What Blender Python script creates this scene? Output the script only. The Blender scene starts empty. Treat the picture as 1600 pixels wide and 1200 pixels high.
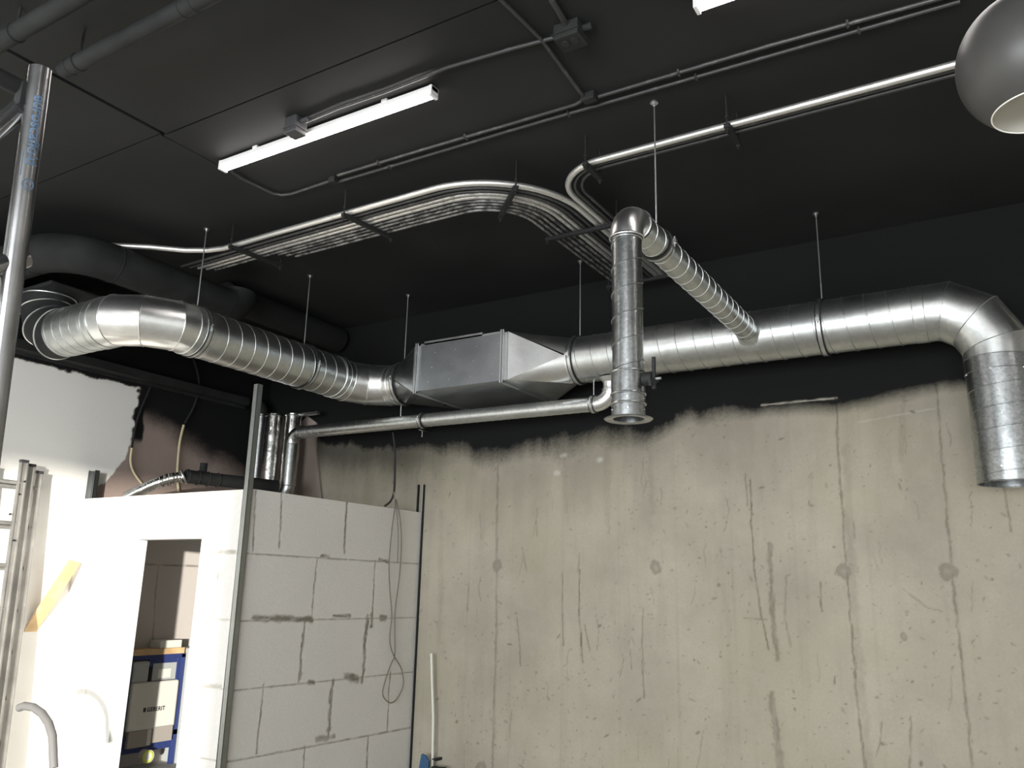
import bpy, bmesh, math, random
import numpy as np
from mathutils import Vector, Matrix
from math import sin, cos, tan, atan2, radians, pi, hypot, sqrt
random.seed(7); np.random.seed(7)
C = bpy.context.scene.collection
SC = bpy.context.scene

# ------------------------------------------------------------------ camera
H = 1.68                      # eye height
FPX = 1298.9                  # focal length in pixels of the 1600 px wide frame
PITCH, ROLL, YAW = radians(13.92), radians(1.402), radians(31.745)
_fw = Vector((-sin(YAW)*cos(PITCH), cos(YAW)*cos(PITCH), sin(PITCH)))
_r = Vector((cos(YAW), sin(YAW), 0)); _u = _r.cross(_fw)
_R = _r*cos(ROLL)+_u*sin(ROLL); _U = -_r*sin(ROLL)+_u*cos(ROLL)
cam = bpy.data.cameras.new('camera'); co = bpy.data.objects.new('camera', cam); C.objects.link(co)
cam.sensor_width = 36; cam.lens = FPX/1600*36; cam.clip_start = .05; cam.clip_end = 200
m = Matrix((_R, _U, -_fw)).transposed().to_4x4(); m.translation = (0, 0, H)
co.matrix_world = m
SC.camera = co
SC.view_settings.view_transform = 'Standard'; SC.view_settings.look = 'None'
SC.view_settings.exposure = 0.0; SC.view_settings.gamma = 1.0; SC.view_settings.use_curve_mapping = False

def at(px, py, axis, val):    # the point of the place seen at a pixel, on the plane axis = val
    d = _fw*FPX + _R*(px-800) - _U*(py-600)
    k = 'XYZ'.index(axis)
    v = val-(H if k == 2 else 0)
    p = d*(v/d[k]); return Vector((p.x, p.y, p.z+H))

# ------------------------------------------------------------------ light
w = bpy.data.worlds.new('world'); SC.world = w; w.use_nodes = True
w.node_tree.nodes['Background'].inputs[0].default_value = (.75, .88, 1, 1)
w.node_tree.nodes['Background'].inputs[1].default_value = 1.0
sun = bpy.data.lights.new('sun', 'SUN'); sun.energy = 7; sun.angle = radians(1.2); sun.color = (1, .95, .86)
so = bpy.data.objects.new('sun', sun); C.objects.link(so)
so.rotation_euler = Vector((-.82, 1, -.035)).to_track_quat('-Z', 'Y').to_euler()
def area(name, loc, rot, sx, sy, power, col):
    l = bpy.data.lights.new(name, 'AREA'); l.shape = 'RECTANGLE'; l.size = sx; l.size_y = sy; l.energy = power; l.color = col
    o = bpy.data.objects.new(name, l); C.objects.link(o); o.location = loc; o.rotation_euler = rot; return o
# area lamp standing in for daylight from an assumed, unseen front window
area('daylight', (-.8, -5.7, 1.72), (radians(90), 0, 0), 8.2, 2.6, 1000, (.93, .97, 1))

# ------------------------------------------------------------------ materials
MAT = {}
def newmat(name):
    m = bpy.data.materials.new(name); m.use_nodes = True; MAT[name] = m
    nt = m.node_tree; return m, nt, nt.nodes, nt.links, nt.nodes['Principled BSDF']
def simple(name, col, rough=.6, metal=0, noise=0, scale=20, bump=0, bscale=None, spec=.5):
    m, nt, N, L, B = newmat(name)
    B.inputs['Roughness'].default_value = rough; B.inputs['Metallic'].default_value = metal
    B.inputs['Specular IOR Level'].default_value = spec
    B.inputs['Base Color'].default_value = (*col, 1)
    tc = N.new('ShaderNodeTexCoord')
    if noise:
        n = N.new('ShaderNodeTexNoise'); n.inputs['Scale'].default_value = scale; n.inputs['Detail'].default_value = 5
        L.new(tc.outputs['Object'], n.inputs['Vector'])
        r = N.new('ShaderNodeMapRange'); r.inputs[1].default_value = .3; r.inputs[2].default_value = .7
        r.inputs[3].default_value = 1-noise; r.inputs[4].default_value = 1+noise
        L.new(n.outputs[0], r.inputs[0])
        mx = N.new('ShaderNodeVectorMath'); mx.operation = 'SCALE'; mx.inputs[0].default_value = col
        L.new(r.outputs[0], mx.inputs['Scale']); L.new(mx.outputs[0], B.inputs['Base Color'])
    if bump:
        n = N.new('ShaderNodeTexNoise'); n.inputs['Scale'].default_value = bscale or scale*3; n.inputs['Detail'].default_value = 4
        L.new(tc.outputs['Object'], n.inputs['Vector'])
        b = N.new('ShaderNodeBump'); b.inputs['Strength'].default_value = bump; b.inputs['Distance'].default_value = .01
        L.new(n.outputs[0], b.inputs['Height']); L.new(b.outputs[0], B.inputs['Normal'])
    return m
def galvanised(name, col=(.56, .58, .58), rough=.3, spangle=.12, scale=45, bump=.04):
    m, nt, N, L, B = newmat(name)
    B.inputs['Metallic'].default_value = 1
    tc = N.new('ShaderNodeTexCoord')
    v = N.new('ShaderNodeTexVoronoi'); v.inputs['Scale'].default_value = scale
    n = N.new('ShaderNodeTexNoise'); n.inputs['Scale'].default_value = 6; n.inputs['Detail'].default_value = 6
    L.new(tc.outputs['Object'], v.inputs['Vector']); L.new(tc.outputs['Object'], n.inputs['Vector'])
    bw = N.new('ShaderNodeSeparateColor'); L.new(v.outputs['Color'], bw.inputs[0])
    a = N.new('ShaderNodeMath'); a.operation = 'MULTIPLY_ADD'; a.inputs[1].default_value = spangle; a.inputs[2].default_value = 1-spangle
    L.new(bw.outputs[0], a.inputs[0])
    b = N.new('ShaderNodeMath'); b.operation = 'MULTIPLY_ADD'; b.inputs[1].default_value = .35; b.inputs[2].default_value = .82
    L.new(n.outputs[0], b.inputs[0])
    c = N.new('ShaderNodeMath'); c.operation = 'MULTIPLY'; L.new(a.outputs[0], c.inputs[0]); L.new(b.outputs[0], c.inputs[1])
    s = N.new('ShaderNodeVectorMath'); s.operation = 'SCALE'; s.inputs[0].default_value = col; L.new(c.outputs[0], s.inputs['Scale'])
    L.new(s.outputs[0], B.inputs['Base Color'])
    r = N.new('ShaderNodeMath'); r.operation = 'MULTIPLY_ADD'; r.inputs[1].default_value = .14; r.inputs[2].default_value = rough-.07
    L.new(n.outputs[0], r.inputs[0]); L.new(r.outputs[0], B.inputs['Roughness'])
    bp = N.new('ShaderNodeBump'); bp.inputs['Strength'].default_value = bump; bp.inputs['Distance'].default_value = .02
    L.new(n.outputs[0], bp.inputs['Height']); L.new(bp.outputs[0], B.inputs['Normal'])
    return m
def emit(name, col, strength):
    m, nt, N, L, B = newmat(name)
    B.inputs['Base Color'].default_value = (.8, .8, .8, 1)
    B.inputs['Emission Color'].default_value = (*col, 1); B.inputs['Emission Strength'].default_value = strength
    return m
def painted_wall(name, base, dark, light, black=(.0042, .0045, .0044), nscale=2.5, namp=.12, bump=.15, stain=True, tint=None):
    """base colour with masks read from the mesh: R black spray paint, G mortar / cracks, B skim coat, pale patches or painted-in brightness"""
    m, nt, N, L, B = newmat(name)
    B.inputs['Roughness'].default_value = .85; B.inputs['Specular IOR Level'].default_value = .25
    tc = N.new('ShaderNodeTexCoord'); at_ = N.new('ShaderNodeAttribute'); at_.attribute_name = 'mask'
    sp = N.new('ShaderNodeSeparateColor'); L.new(at_.outputs['Color'], sp.inputs[0])
    def noise(scale, det=6, vec=None, rough=.6):
        n = N.new('ShaderNodeTexNoise'); n.inputs['Scale'].default_value = scale; n.inputs['Detail'].default_value = det
        n.inputs['Roughness'].default_value = rough
        L.new(vec or tc.outputs['Object'], n.inputs['Vector']); return n.outputs[0]
    def mixc(f, a, b):
        x = N.new('ShaderNodeMix'); x.data_type = 'RGBA'
        if hasattr(f, 'links'): L.new(f, x.inputs[0])
        else: x.inputs[0].default_value = f
        for s, i in ((a, 6), (b, 7)):
            if hasattr(s, 'links'): L.new(s, x.inputs[i])
            else: x.inputs[i].default_value = (*s, 1)
        return x.outputs[2]
    def rng(v, a, b, c=0, d=1):
        r = N.new('ShaderNodeMapRange'); 
        for i, q in enumerate((a, b, c, d)): r.inputs[i+1].default_value = q
        L.new(v, r.inputs[0]); return r.outputs[0]
    mp = N.new('ShaderNodeMapping'); mp.inputs['Scale'].default_value = (1, 1, .12); L.new(tc.outputs['Object'], mp.inputs[0])
    big = noise(nscale*.5, 5); fine = noise(60, 3)
    lo = tuple(c*(1-namp) for c in base); hi = tuple(c*(1+namp) for c in base)
    col = mixc(rng(big, .3, .7), lo, hi)
    if tint: col = mixc(rng(noise(.9, 3), .45, .7, 0, .5), col, tint)
    if stain:
        col = mixc(rng(noise(7, 6, mp.outputs[0]), .52, .72, 0, .28), col, tuple(c*.68 for c in base))
        pits = N.new('ShaderNodeTexVoronoi'); pits.inputs['Scale'].default_value = 16; L.new(tc.outputs['Object'], pits.inputs['Vector'])
        gate = noise(3.1, 2)
        pm = N.new('ShaderNodeMath'); pm.operation = 'MULTIPLY'
        L.new(rng(pits.outputs['Distance'], .11, .05, 0, .55), pm.inputs[0]); L.new(rng(gate, .45, .6), pm.inputs[1])
        col = mixc(pm.outputs[0], col, tuple(c*.45 for c in base))
    col = mixc(rng(fine, .35, .65, 0, .12), col, tuple(c*.6 for c in base))
    col = mixc(sp.outputs[2], col, light)
    col = mixc(sp.outputs[1], col, dark)
    col = mixc(sp.outputs[0], col, black)
    L.new(col, B.inputs['Base Color'])
    h = N.new('ShaderNodeMath'); h.operation = 'MULTIPLY_ADD'; L.new(sp.outputs[1], h.inputs[0]); h.inputs[1].default_value = -1.2; L.new(fine, h.inputs[2])
    b = N.new('ShaderNodeBump'); b.inputs['Strength'].default_value = bump; b.inputs['Distance'].default_value = .01
    L.new(h.outputs[0], b.inputs['Height']); L.new(b.outputs[0], B.inputs['Normal'])
    return m
def patchy_metal(name, worn=.5, col=(.62, .61, .58)):
    """galvanised conduit with flaky black overspray"""
    m, nt, N, L, B = newmat(name)
    tc = N.new('ShaderNodeTexCoord')
    mp = N.new('ShaderNodeMapping'); mp.inputs['Scale'].default_value = (1, 1, 2.2); L.new(tc.outputs['Object'], mp.inputs[0])
    n = N.new('ShaderNodeTexNoise'); n.inputs['Scale'].default_value = 14; n.inputs['Detail'].default_value = 8; n.inputs['Roughness'].default_value = .75
    L.new(mp.outputs[0], n.inputs['Vector'])
    r = N.new('ShaderNodeMapRange'); r.inputs[1].default_value = worn-.10; r.inputs[2].default_value = worn+.14
    L.new(n.outputs[0], r.inputs[0])
    x = N.new('ShaderNodeMix'); x.data_type = 'RGBA'; x.inputs[6].default_value = (*col, 1); x.inputs[7].default_value = (.035, .035, .034, 1)
    L.new(r.outputs[0], x.inputs[0]); L.new(x.outputs[2], B.inputs['Base Color'])
    iv = N.new('ShaderNodeMath'); iv.operation = 'MULTIPLY_ADD'; iv.inputs[1].default_value = -.9; iv.inputs[2].default_value = .9
    L.new(r.outputs[0], iv.inputs[0]); L.new(iv.outputs[0], B.inputs['Metallic'])
    B.inputs['Roughness'].default_value = .42
    return m
BLACK = simple('black_paint', (.0145, .0152, .0148), .75, noise=.25, scale=1.2, bump=.05, bscale=40, spec=.3)
BLACKG = simple('black_paint_satin', (.019, .020, .0195), .72, noise=.3, scale=5, bump=.05, spec=.2)
DARKRUB = simple('black_rubber', (.012, .012, .012), .7)
GREYBOX = simple('grey_plastic', (.05, .05, .052), .5, noise=.15)
GALV = galvanised('galvanised_duct', (.60, .62, .61), .36, .10, 45, .01)
GALVD = galvanised('galvanised_spangle', (.49, .51, .51), .3, .3, 70, .02)
GALVB = galvanised('galvanised_bright', (.80, .81, .80), .32, .05, 45, .004)
DULL = galvanised('dull_zinc', (.19, .20, .20), .38, .05)
BOXM = galvanised('galvanised_sheet', (.42, .44, .46), .36, .04, 30, .01)
STEEL = galvanised('zinc_steel', (.62, .64, .64), .35, .05)
FOIL = galvanised('aluminium_foil', (.8, .8, .78), .2, .2, 30, .6)
ALU = simple('aluminium', (.33, .33, .33), .24, .95, noise=.25, scale=8)
ALUW = simple('ladder_aluminium', (.34, .33, .31), .45, .5, noise=.2, scale=6)
COND = patchy_metal('conduit_worn', .58); COND2 = patchy_metal('conduit_overspray', .42, (.45, .44, .42)); CONDB = patchy_metal('conduit_bare', .68, (.72, .71, .68))
CONDK = patchy_metal('conduit_black', .31, (.22, .22, .21)); STUD = galvanised('stud_zinc', (.34, .36, .355), .4, .05)
CONC = painted_wall('cast_concrete', (.385, .350, .283), (.105, .092, .068), (.5, .48, .42), tint=(.385, .355, .245), namp=.16)
BLOCK = painted_wall('aerated_block', (.66, .635, .59), (.20, .18, .145), (.7, .68, .64), namp=.03, stain=False, bump=.3)
BLOCKW = painted_wall('plaster_block', (.80, .78, .74), (.45, .42, .36), (.8, .8, .8), namp=.02, stain=False, bump=.2)
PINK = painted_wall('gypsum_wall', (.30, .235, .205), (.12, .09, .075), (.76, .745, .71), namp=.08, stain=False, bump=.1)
FLOOR = simple('floor_screed', (.60, .57, .52), .75, noise=.2, scale=2)
GREYHOSE = simple('grey_hose', (.17, .165, .16), .6)
WHITE = simple('white_plaster', (.72, .71, .68), .8, noise=.05, scale=3)
PLBOARD = simple('plasterboard', (.27, .22, .19), .85, noise=.08, scale=3)
WOOD = simple('pine_wood', (.62, .42, .22), .6, noise=.25, scale=6)
BLUE = simple('blue_steel', (.028, .045, .16), .4)
CIST = simple('cistern_white', (.68, .67, .62), .45)
LGREY = simple('light_grey_plastic', (.40, .42, .42), .5)
CARD = simple('grey_card', (.34, .31, .28), .8)
PVC = simple('white_pvc', (.72, .71, .63), .45)
TAPE = simple('blue_plastic', (.035, .10, .20), .4)
TXT = simple('dark_print', (.03, .03, .03), .6)
TXTB = simple('blue_print', (.09, .15, .24), .5)
YCABLE = simple('ivory_conduit', (.55, .47, .30), .5)
GCABLE = simple('grey_cable', (.17, .155, .13), .6)
SHADE = simple('lamp_enamel', (.055, .053, .05), .42, spec=.5)
SHADEIN = simple('lamp_inside', (.88, .85, .76), .6)
YEL = simple('yellow_plastic', (.55, .6, .1), .4)
HOUSING = simple('lamp_housing', (.75, .73, .72), .4)
TUBE = emit('lit_diffuser', (1, .93, .90), 24)

# ------------------------------------------------------------------ mesh helpers
class MB:
    def __init__(s): s.v = []; s.f = []
    def add(s, v, f):
        b = len(s.v); s.v += [tuple(x) for x in v]; s.f += [tuple(i+b for i in q) for q in f]
    def box(s, a, b, mat=None):
        x0, y0, z0 = a; x1, y1, z1 = b
        v = [Vector(p) for p in ((x0,y0,z0),(x1,y0,z0),(x1,y1,z0),(x0,y1,z0),(x0,y0,z1),(x1,y0,z1),(x1,y1,z1),(x0,y1,z1))]
        if mat is not None: v = [mat @ p for p in v]
        s.add(v, [(0,3,2,1),(4,5,6,7),(0,1,5,4),(1,2,6,5),(2,3,7,6),(3,0,4,7)])
    def bar(s, p, q, w, h, up=(0,0,1)):
        p = Vector(p); q = Vector(q); d = (q-p); l = d.length; d.normalize()
        x = d.cross(Vector(up)); 
        if x.length < 1e-4: x = d.cross(Vector((1,0,0)))
        x.normalize(); y = x.cross(d)
        M = Matrix((x, d, y)).transposed().to_4x4(); M.translation = p
        s.box((-w/2, 0, -h/2), (w/2, l, h/2), M)
    def tube(s, pts, r, n=16, cap=True, closed=False):
        """sweep with true mitres at every vertex; r may be a list"""
        pts = [Vector(p) for p in pts]; k = len(pts)
        rr = r if isinstance(r, (list, tuple)) else [r]*k
        T = [(pts[i+1]-pts[i]).normalized() for i in range(k-1)]
        t0 = T[0]; a = t0.orthogonal().normalized()
        if abs(t0.z) < .9: a = (Vector((0,0,1))-t0*t0.z).normalized()
        rings = []; prev = t0
        for i in range(k):
            ti = T[min(i, k-2)]; tp = T[max(i-1, 0)]
            if i > 0 and i < k-1:
                q = tp.rotation_difference(ti)
            else: q = None
            b = tp.cross(a).normalized()
            n_ = (tp+ti); n_ = n_.normalized() if n_.length > 1e-6 else tp
            ring = []
            for j in range(n):
                th = 2*pi*j/n; o = a*cos(th)+b*sin(th); p = pts[i]+o*rr[i]
                if i > 0 and i < k-1:
                    d = tp.dot(n_)
                    if abs(d) > .2: p = p - tp*((p-pts[i]).dot(n_)/d)
                ring.append(p)
            rings.append(ring)
            if q: a = (q @ a).normalized()
        v = [p for g in rings for p in g]; f = []
        for i in range(k-1):
            for j in range(n):
                f.append((i*n+j, i*n+(j+1) % n, (i+1)*n+(j+1) % n, (i+1)*n+j))
        if cap: f.append(tuple(range(n-1, -1, -1))); f.append(tuple((k-1)*n+j for j in range(n)))
        s.add(v, f)
    def ring(s, c, axis, r, t, n=40, m=8, flat=1.0):
        c = Vector(c); ax = Vector(axis).normalized(); a = ax.orthogonal().normalized(); b = ax.cross(a)
        v = []; f = []
        for i in range(n):
            th = 2*pi*i/n; o = a*cos(th)+b*sin(th)
            for j in range(m):
                ph = 2*pi*j/m; v.append(c+o*(r+t*cos(ph))+ax*(t*flat*sin(ph)))
        for i in range(n):
            for j in range(m): f.append((i*m+j, ((i+1) % n)*m+j, ((i+1) % n)*m+(j+1) % m, i*m+(j+1) % m))
        s.add(v, f)
    def helix(s, p, q, r, pitch, t=.004, wdt=.006, n=40, ph0=0.):
        p = Vector(p); q = Vector(q); ax = (q-p); l = ax.length; ax.normalize(); a = ax.orthogonal().normalized(); b = ax.cross(a)
        k = int(l/pitch*n); v = []; f = []
        for i in range(k+1):
            th = 2*pi*i/n+ph0; z = i/n*pitch; o = a*cos(th)+b*sin(th)
            for dr, dz in ((-.001, -wdt), (t, -wdt*.45), (t, wdt*.45), (-.001, wdt)): v.append(p+o*(r+dr)+ax*(z+dz))
        for i in range(k):
            for j in range(3): f.append((i*4+j, i*4+j+1, i*4+5+j, i*4+4+j))
        s.add(v, f)
    def lathe(s, c, prof, axis=(0,0,1), n=40):
        c = Vector(c); ax = Vector(axis).normalized(); a = ax.orthogonal().normalized(); b = ax.cross(a)
        v = []; f = []; k = len(prof)
        for i in range(n):
            th = 2*pi*i/n; o = a*cos(th)+b*sin(th)
            for r, z in prof: v.append(c+o*r+ax*z)
        for i in range(n):
            for j in range(k-1): f.append((i*k+j, ((i+1) % n)*k+j, ((i+1) % n)*k+j+1, i*k+j+1))
        s.add(v, f)
    def disc(s, c, axis, r, t, n=24):
        s.lathe(c, [(0.0001, -t/2), (r, -t/2), (r, t/2), (.0001, t/2)], axis, n)
    def prism(s, poly, d):
        n = len(poly); d = Vector(d); P = [Vector(p) for p in poly]
        s.add(P+[p+d for p in P], [tuple(range(n-1, -1, -1)), tuple(range(n, 2*n))]+[(i, (i+1) % n, n+(i+1) % n, n+i) for i in range(n)])
    def build(s, name, mat, parent=None, smooth=True, angle=16, bevel=0):
        me = bpy.data.meshes.new(name); me.from_pydata(s.v, [], s.f)
        bm = bmesh.new(); bm.from_mesh(me); bmesh.ops.recalc_face_normals(bm, faces=bm.faces); bm.to_mesh(me); bm.free()
        if smooth:
            me.polygons.foreach_set('use_smooth', [True]*len(me.polygons)); me.set_sharp_from_angle(angle=radians(angle))
        me.materials.append(mat)
        o = bpy.data.objects.new(name, me); C.objects.link(o)
        if parent is not None:
            o.parent = parent; o.matrix_parent_inverse = Matrix.Translation(-parent.location)
        if bevel:
            b = o.modifiers.new('bevel', 'BEVEL'); b.width = bevel; b.segments = 2
        return o
def tag(o, label=None, cat=None, group=None, kind=None):
    if label: o['label'] = label
    if cat: o['category'] = cat
    if group: o['group'] = group
    if kind: o['kind'] = kind
    return o
def thing(name, label, cat, loc=(0,0,0), group=None):
    o = bpy.data.objects.new(name, None); C.objects.link(o); o.location = loc; o.empty_display_size = .1
    return tag(o, label, cat, group)
def struct(o): o['kind'] = 'structure'; return o
def arc(c, p, q, n):         # quarter-turn points from p to q about c (p-c and q-c orthogonal)
    c = Vector(c); a = Vector(p)-c; b = Vector(q)-c
    return [c+a*cos(t*pi/2/n)+b*sin(t*pi/2/n) for t in range(n+1)]
def gored(c, p, q, n):       # mitre points of a segmented elbow: tangent polygon outside the arc
    c = Vector(c); a = Vector(p)-c; b = Vector(q)-c; out = [Vector(p)]
    k = 1/cos(pi/4/n)
    for i in range(n):
        t = (i+.5)*pi/2/n; out.append(c+(a*cos(t)+b*sin(t))*k)
    out.append(Vector(q)); return out

def vnoise(u, v, sc, seed=0):
    rs = np.random.RandomState(seed); G = rs.rand(257, 257)
    x = u*sc; y = v*sc; xi = np.floor(x).astype(int); yi = np.floor(y).astype(int); fx = x-xi; fy = y-yi
    fx = fx*fx*(3-2*fx); fy = fy*fy*(3-2*fy); xi %= 256; yi %= 256
    return (G[xi, yi]*(1-fx)+G[xi+1, yi]*fx)*(1-fy)+(G[xi, yi+1]*(1-fx)+G[xi+1, yi+1]*fx)*fy
def fbm(u, v, sc, seed=0, o=4):
    r = 0; a = .5
    for i in range(o): r = r+a*vnoise(u+13.7*i, v+7.1*i, sc*2**i, seed+i); a *= .5
    return r/(1-.5**o)
def sstep(x, a, b): t = np.clip((x-a)/(b-a), 0, 1); return t*t*(3-2*t)
def seg_line(U, V, pts, wd, st, soft=.5, wob=.01, seed=3):
    """mask of an irregular line through pts"""
    x0 = min(p[0] for p in pts)-.12; x1 = max(p[0] for p in pts)+.12; y0 = min(p[1] for p in pts)-.12; y1 = max(p[1] for p in pts)+.12
    full = np.zeros_like(U); i0, i1 = np.searchsorted(U[:, 0], (x0, x1)); j0, j1 = np.searchsorted(V[0], (y0, y1))
    if i1 <= i0 or j1 <= j0: return full
    U = U[i0:i1, j0:j1]; V = V[i0:i1, j0:j1]
    Uw = U+(fbm(U, V, 9, seed)-.5)*wob*2+(vnoise(U, V, 55, seed+3)-.5)*min(.012, wd*.9); M = np.zeros_like(U)
    wn = .35+1.3*fbm(U, V, 16, seed+9); hz = abs(pts[-1][0]-pts[0][0]) > abs(pts[-1][1]-pts[0][1]); st = st*np.clip(.25+1.5*fbm(U*(.5 if hz else 1.4), V*(1.4 if hz else .5), 38, seed+5, 3), 0, 1.25)
    for (a, b) in zip(pts[:-1], pts[1:]):
        a = np.array(a, float); b = np.array(b, float); d = b-a; l2 = d@d+1e-9
        t = np.clip(((Uw-a[0])*d[0]+(V-a[1])*d[1])/l2, 0, 1)
        D = np.hypot(Uw-a[0]-t*d[0], V-a[1]-t*d[1]); w_ = wd*wn
        M = np.maximum(M, (1-sstep(D, w_*soft, w_*(1.6-soft*.3)+.002))*st)
    full[i0:i1, j0:j1] = M; return full
def grid_wall(name, o0, uvec, vvec, w_, h_, step, mat, maskfn, thick, hole=None, parent=None):
    """wall slab: finely meshed visible face carrying the colour masks, plus its back and sides"""
    nu = max(2, int(w_/step)+1); nv = max(2, int(h_/step)+1)
    u = np.linspace(0, w_, nu); v = np.linspace(0, h_, nv); U, V = np.meshgrid(u, v, indexing='ij')
    o0 = np.array(o0, float); uv = np.array(uvec, float); vv = np.array(vvec, float)
    P = o0+U[..., None]*uv+V[..., None]*vv
    M = maskfn(U, V)
    idx = np.arange(nu*nv).reshape(nu, nv)
    F = np.stack([idx[:-1, :-1], idx[1:, :-1], idx[1:, 1:], idx[:-1, 1:]], -1).reshape(-1, 4)
    if hole:
        cu = ((U[:-1, :-1]+U[1:, 1:])/2).ravel(); cv = ((V[:-1, :-1]+V[1:, 1:])/2).ravel()
        F = F[~((cu > hole[0]) & (cu < hole[1]) & (cv > hole[2]) & (cv < hole[3]))]
    nrm = np.cross(uv, vv); verts = P.reshape(-1, 3)
    t = Vector(thick)
    rects = [(0, w_, 0, h_)] if not hole else [(0, hole[0], 0, h_), (hole[1], w_, 0, h_), (hole[0], hole[1], hole[3], h_)]
    extra = []; ef = []; b0 = len(verts)
    O = Vector(o0); UV = Vector(uv); VV = Vector(vv); eps = t*.004/t.length
    for (a, b, c, d) in rects:
        q = [O+UV*x+VV*y+eps for x, y in ((a, c), (b, c), (b, d), (a, d))]; q += [p+t for p in q]
        k = b0+len(extra); extra += [tuple(p) for p in q]
        ef += [(k+4, k+5, k+6, k+7)]+[(k+i, k+(i+1) % 4, k+4+(i+1) % 4, k+4+i) for i in range(4)]
    me = bpy.data.meshes.new(name)
    me.from_pydata(np.vstack([verts, np.array(extra)]).tolist(), [], F.tolist()+ef)
    ca = me.color_attributes.new('mask', 'FLOAT_COLOR', 'POINT')
    A = np.zeros((len(me.vertices), 4), np.float32); A[:, 3] = 1
    for i in range(3): A[:nu*nv, i] = np.clip(M[i], 0, 1).ravel()
    ca.data.foreach_set('color', A.ravel())
    me.materials.append(mat)
    o = bpy.data.objects.new(name, me); C.objects.link(o)
    if parent is not None: o.parent = parent
    return o

# ------------------------------------------------------------------ room shell
XL, XR, YB, YF, ZC = -7.39, 5.0, 6.578, -6.0, 4.477
b = MB(); b.box((XL-.3, YF-.3, -.2), (XR+.3, YB+.3, 0)); struct(b.build('floor', FLOOR, smooth=False))
# ceiling of precast slabs with open joints
b = MB(); jx = [XL-.3, -4.485, -1.9, XR+.3]; g = .012
b.box((XL-.3, YF-.3, ZC+.06), (XR+.3, YB+.3, ZC+.25))
b.box((XL-.3, YF-.3, ZC), (-4.475-g*1.4, 2.885, ZC+.07)); b.box((-4.475+g*1.2, YF-.3, ZC), (XR+.3, 2.905, ZC+.07))
b.box((XL-.3, 2.885+g*.7, ZC), (-4.50-g*.4, YB+.3, ZC+.07)); b.box((-4.50+g*.4, 2.905+g, ZC), (XR+.3, YB+.3, ZC+.07)); b.box((-4.50-g*.4, 3.36, ZC), (-4.50+g*.4, YB+.3, ZC+.07))
struct(b.build('ceiling', BLACK, smooth=False))

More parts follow.
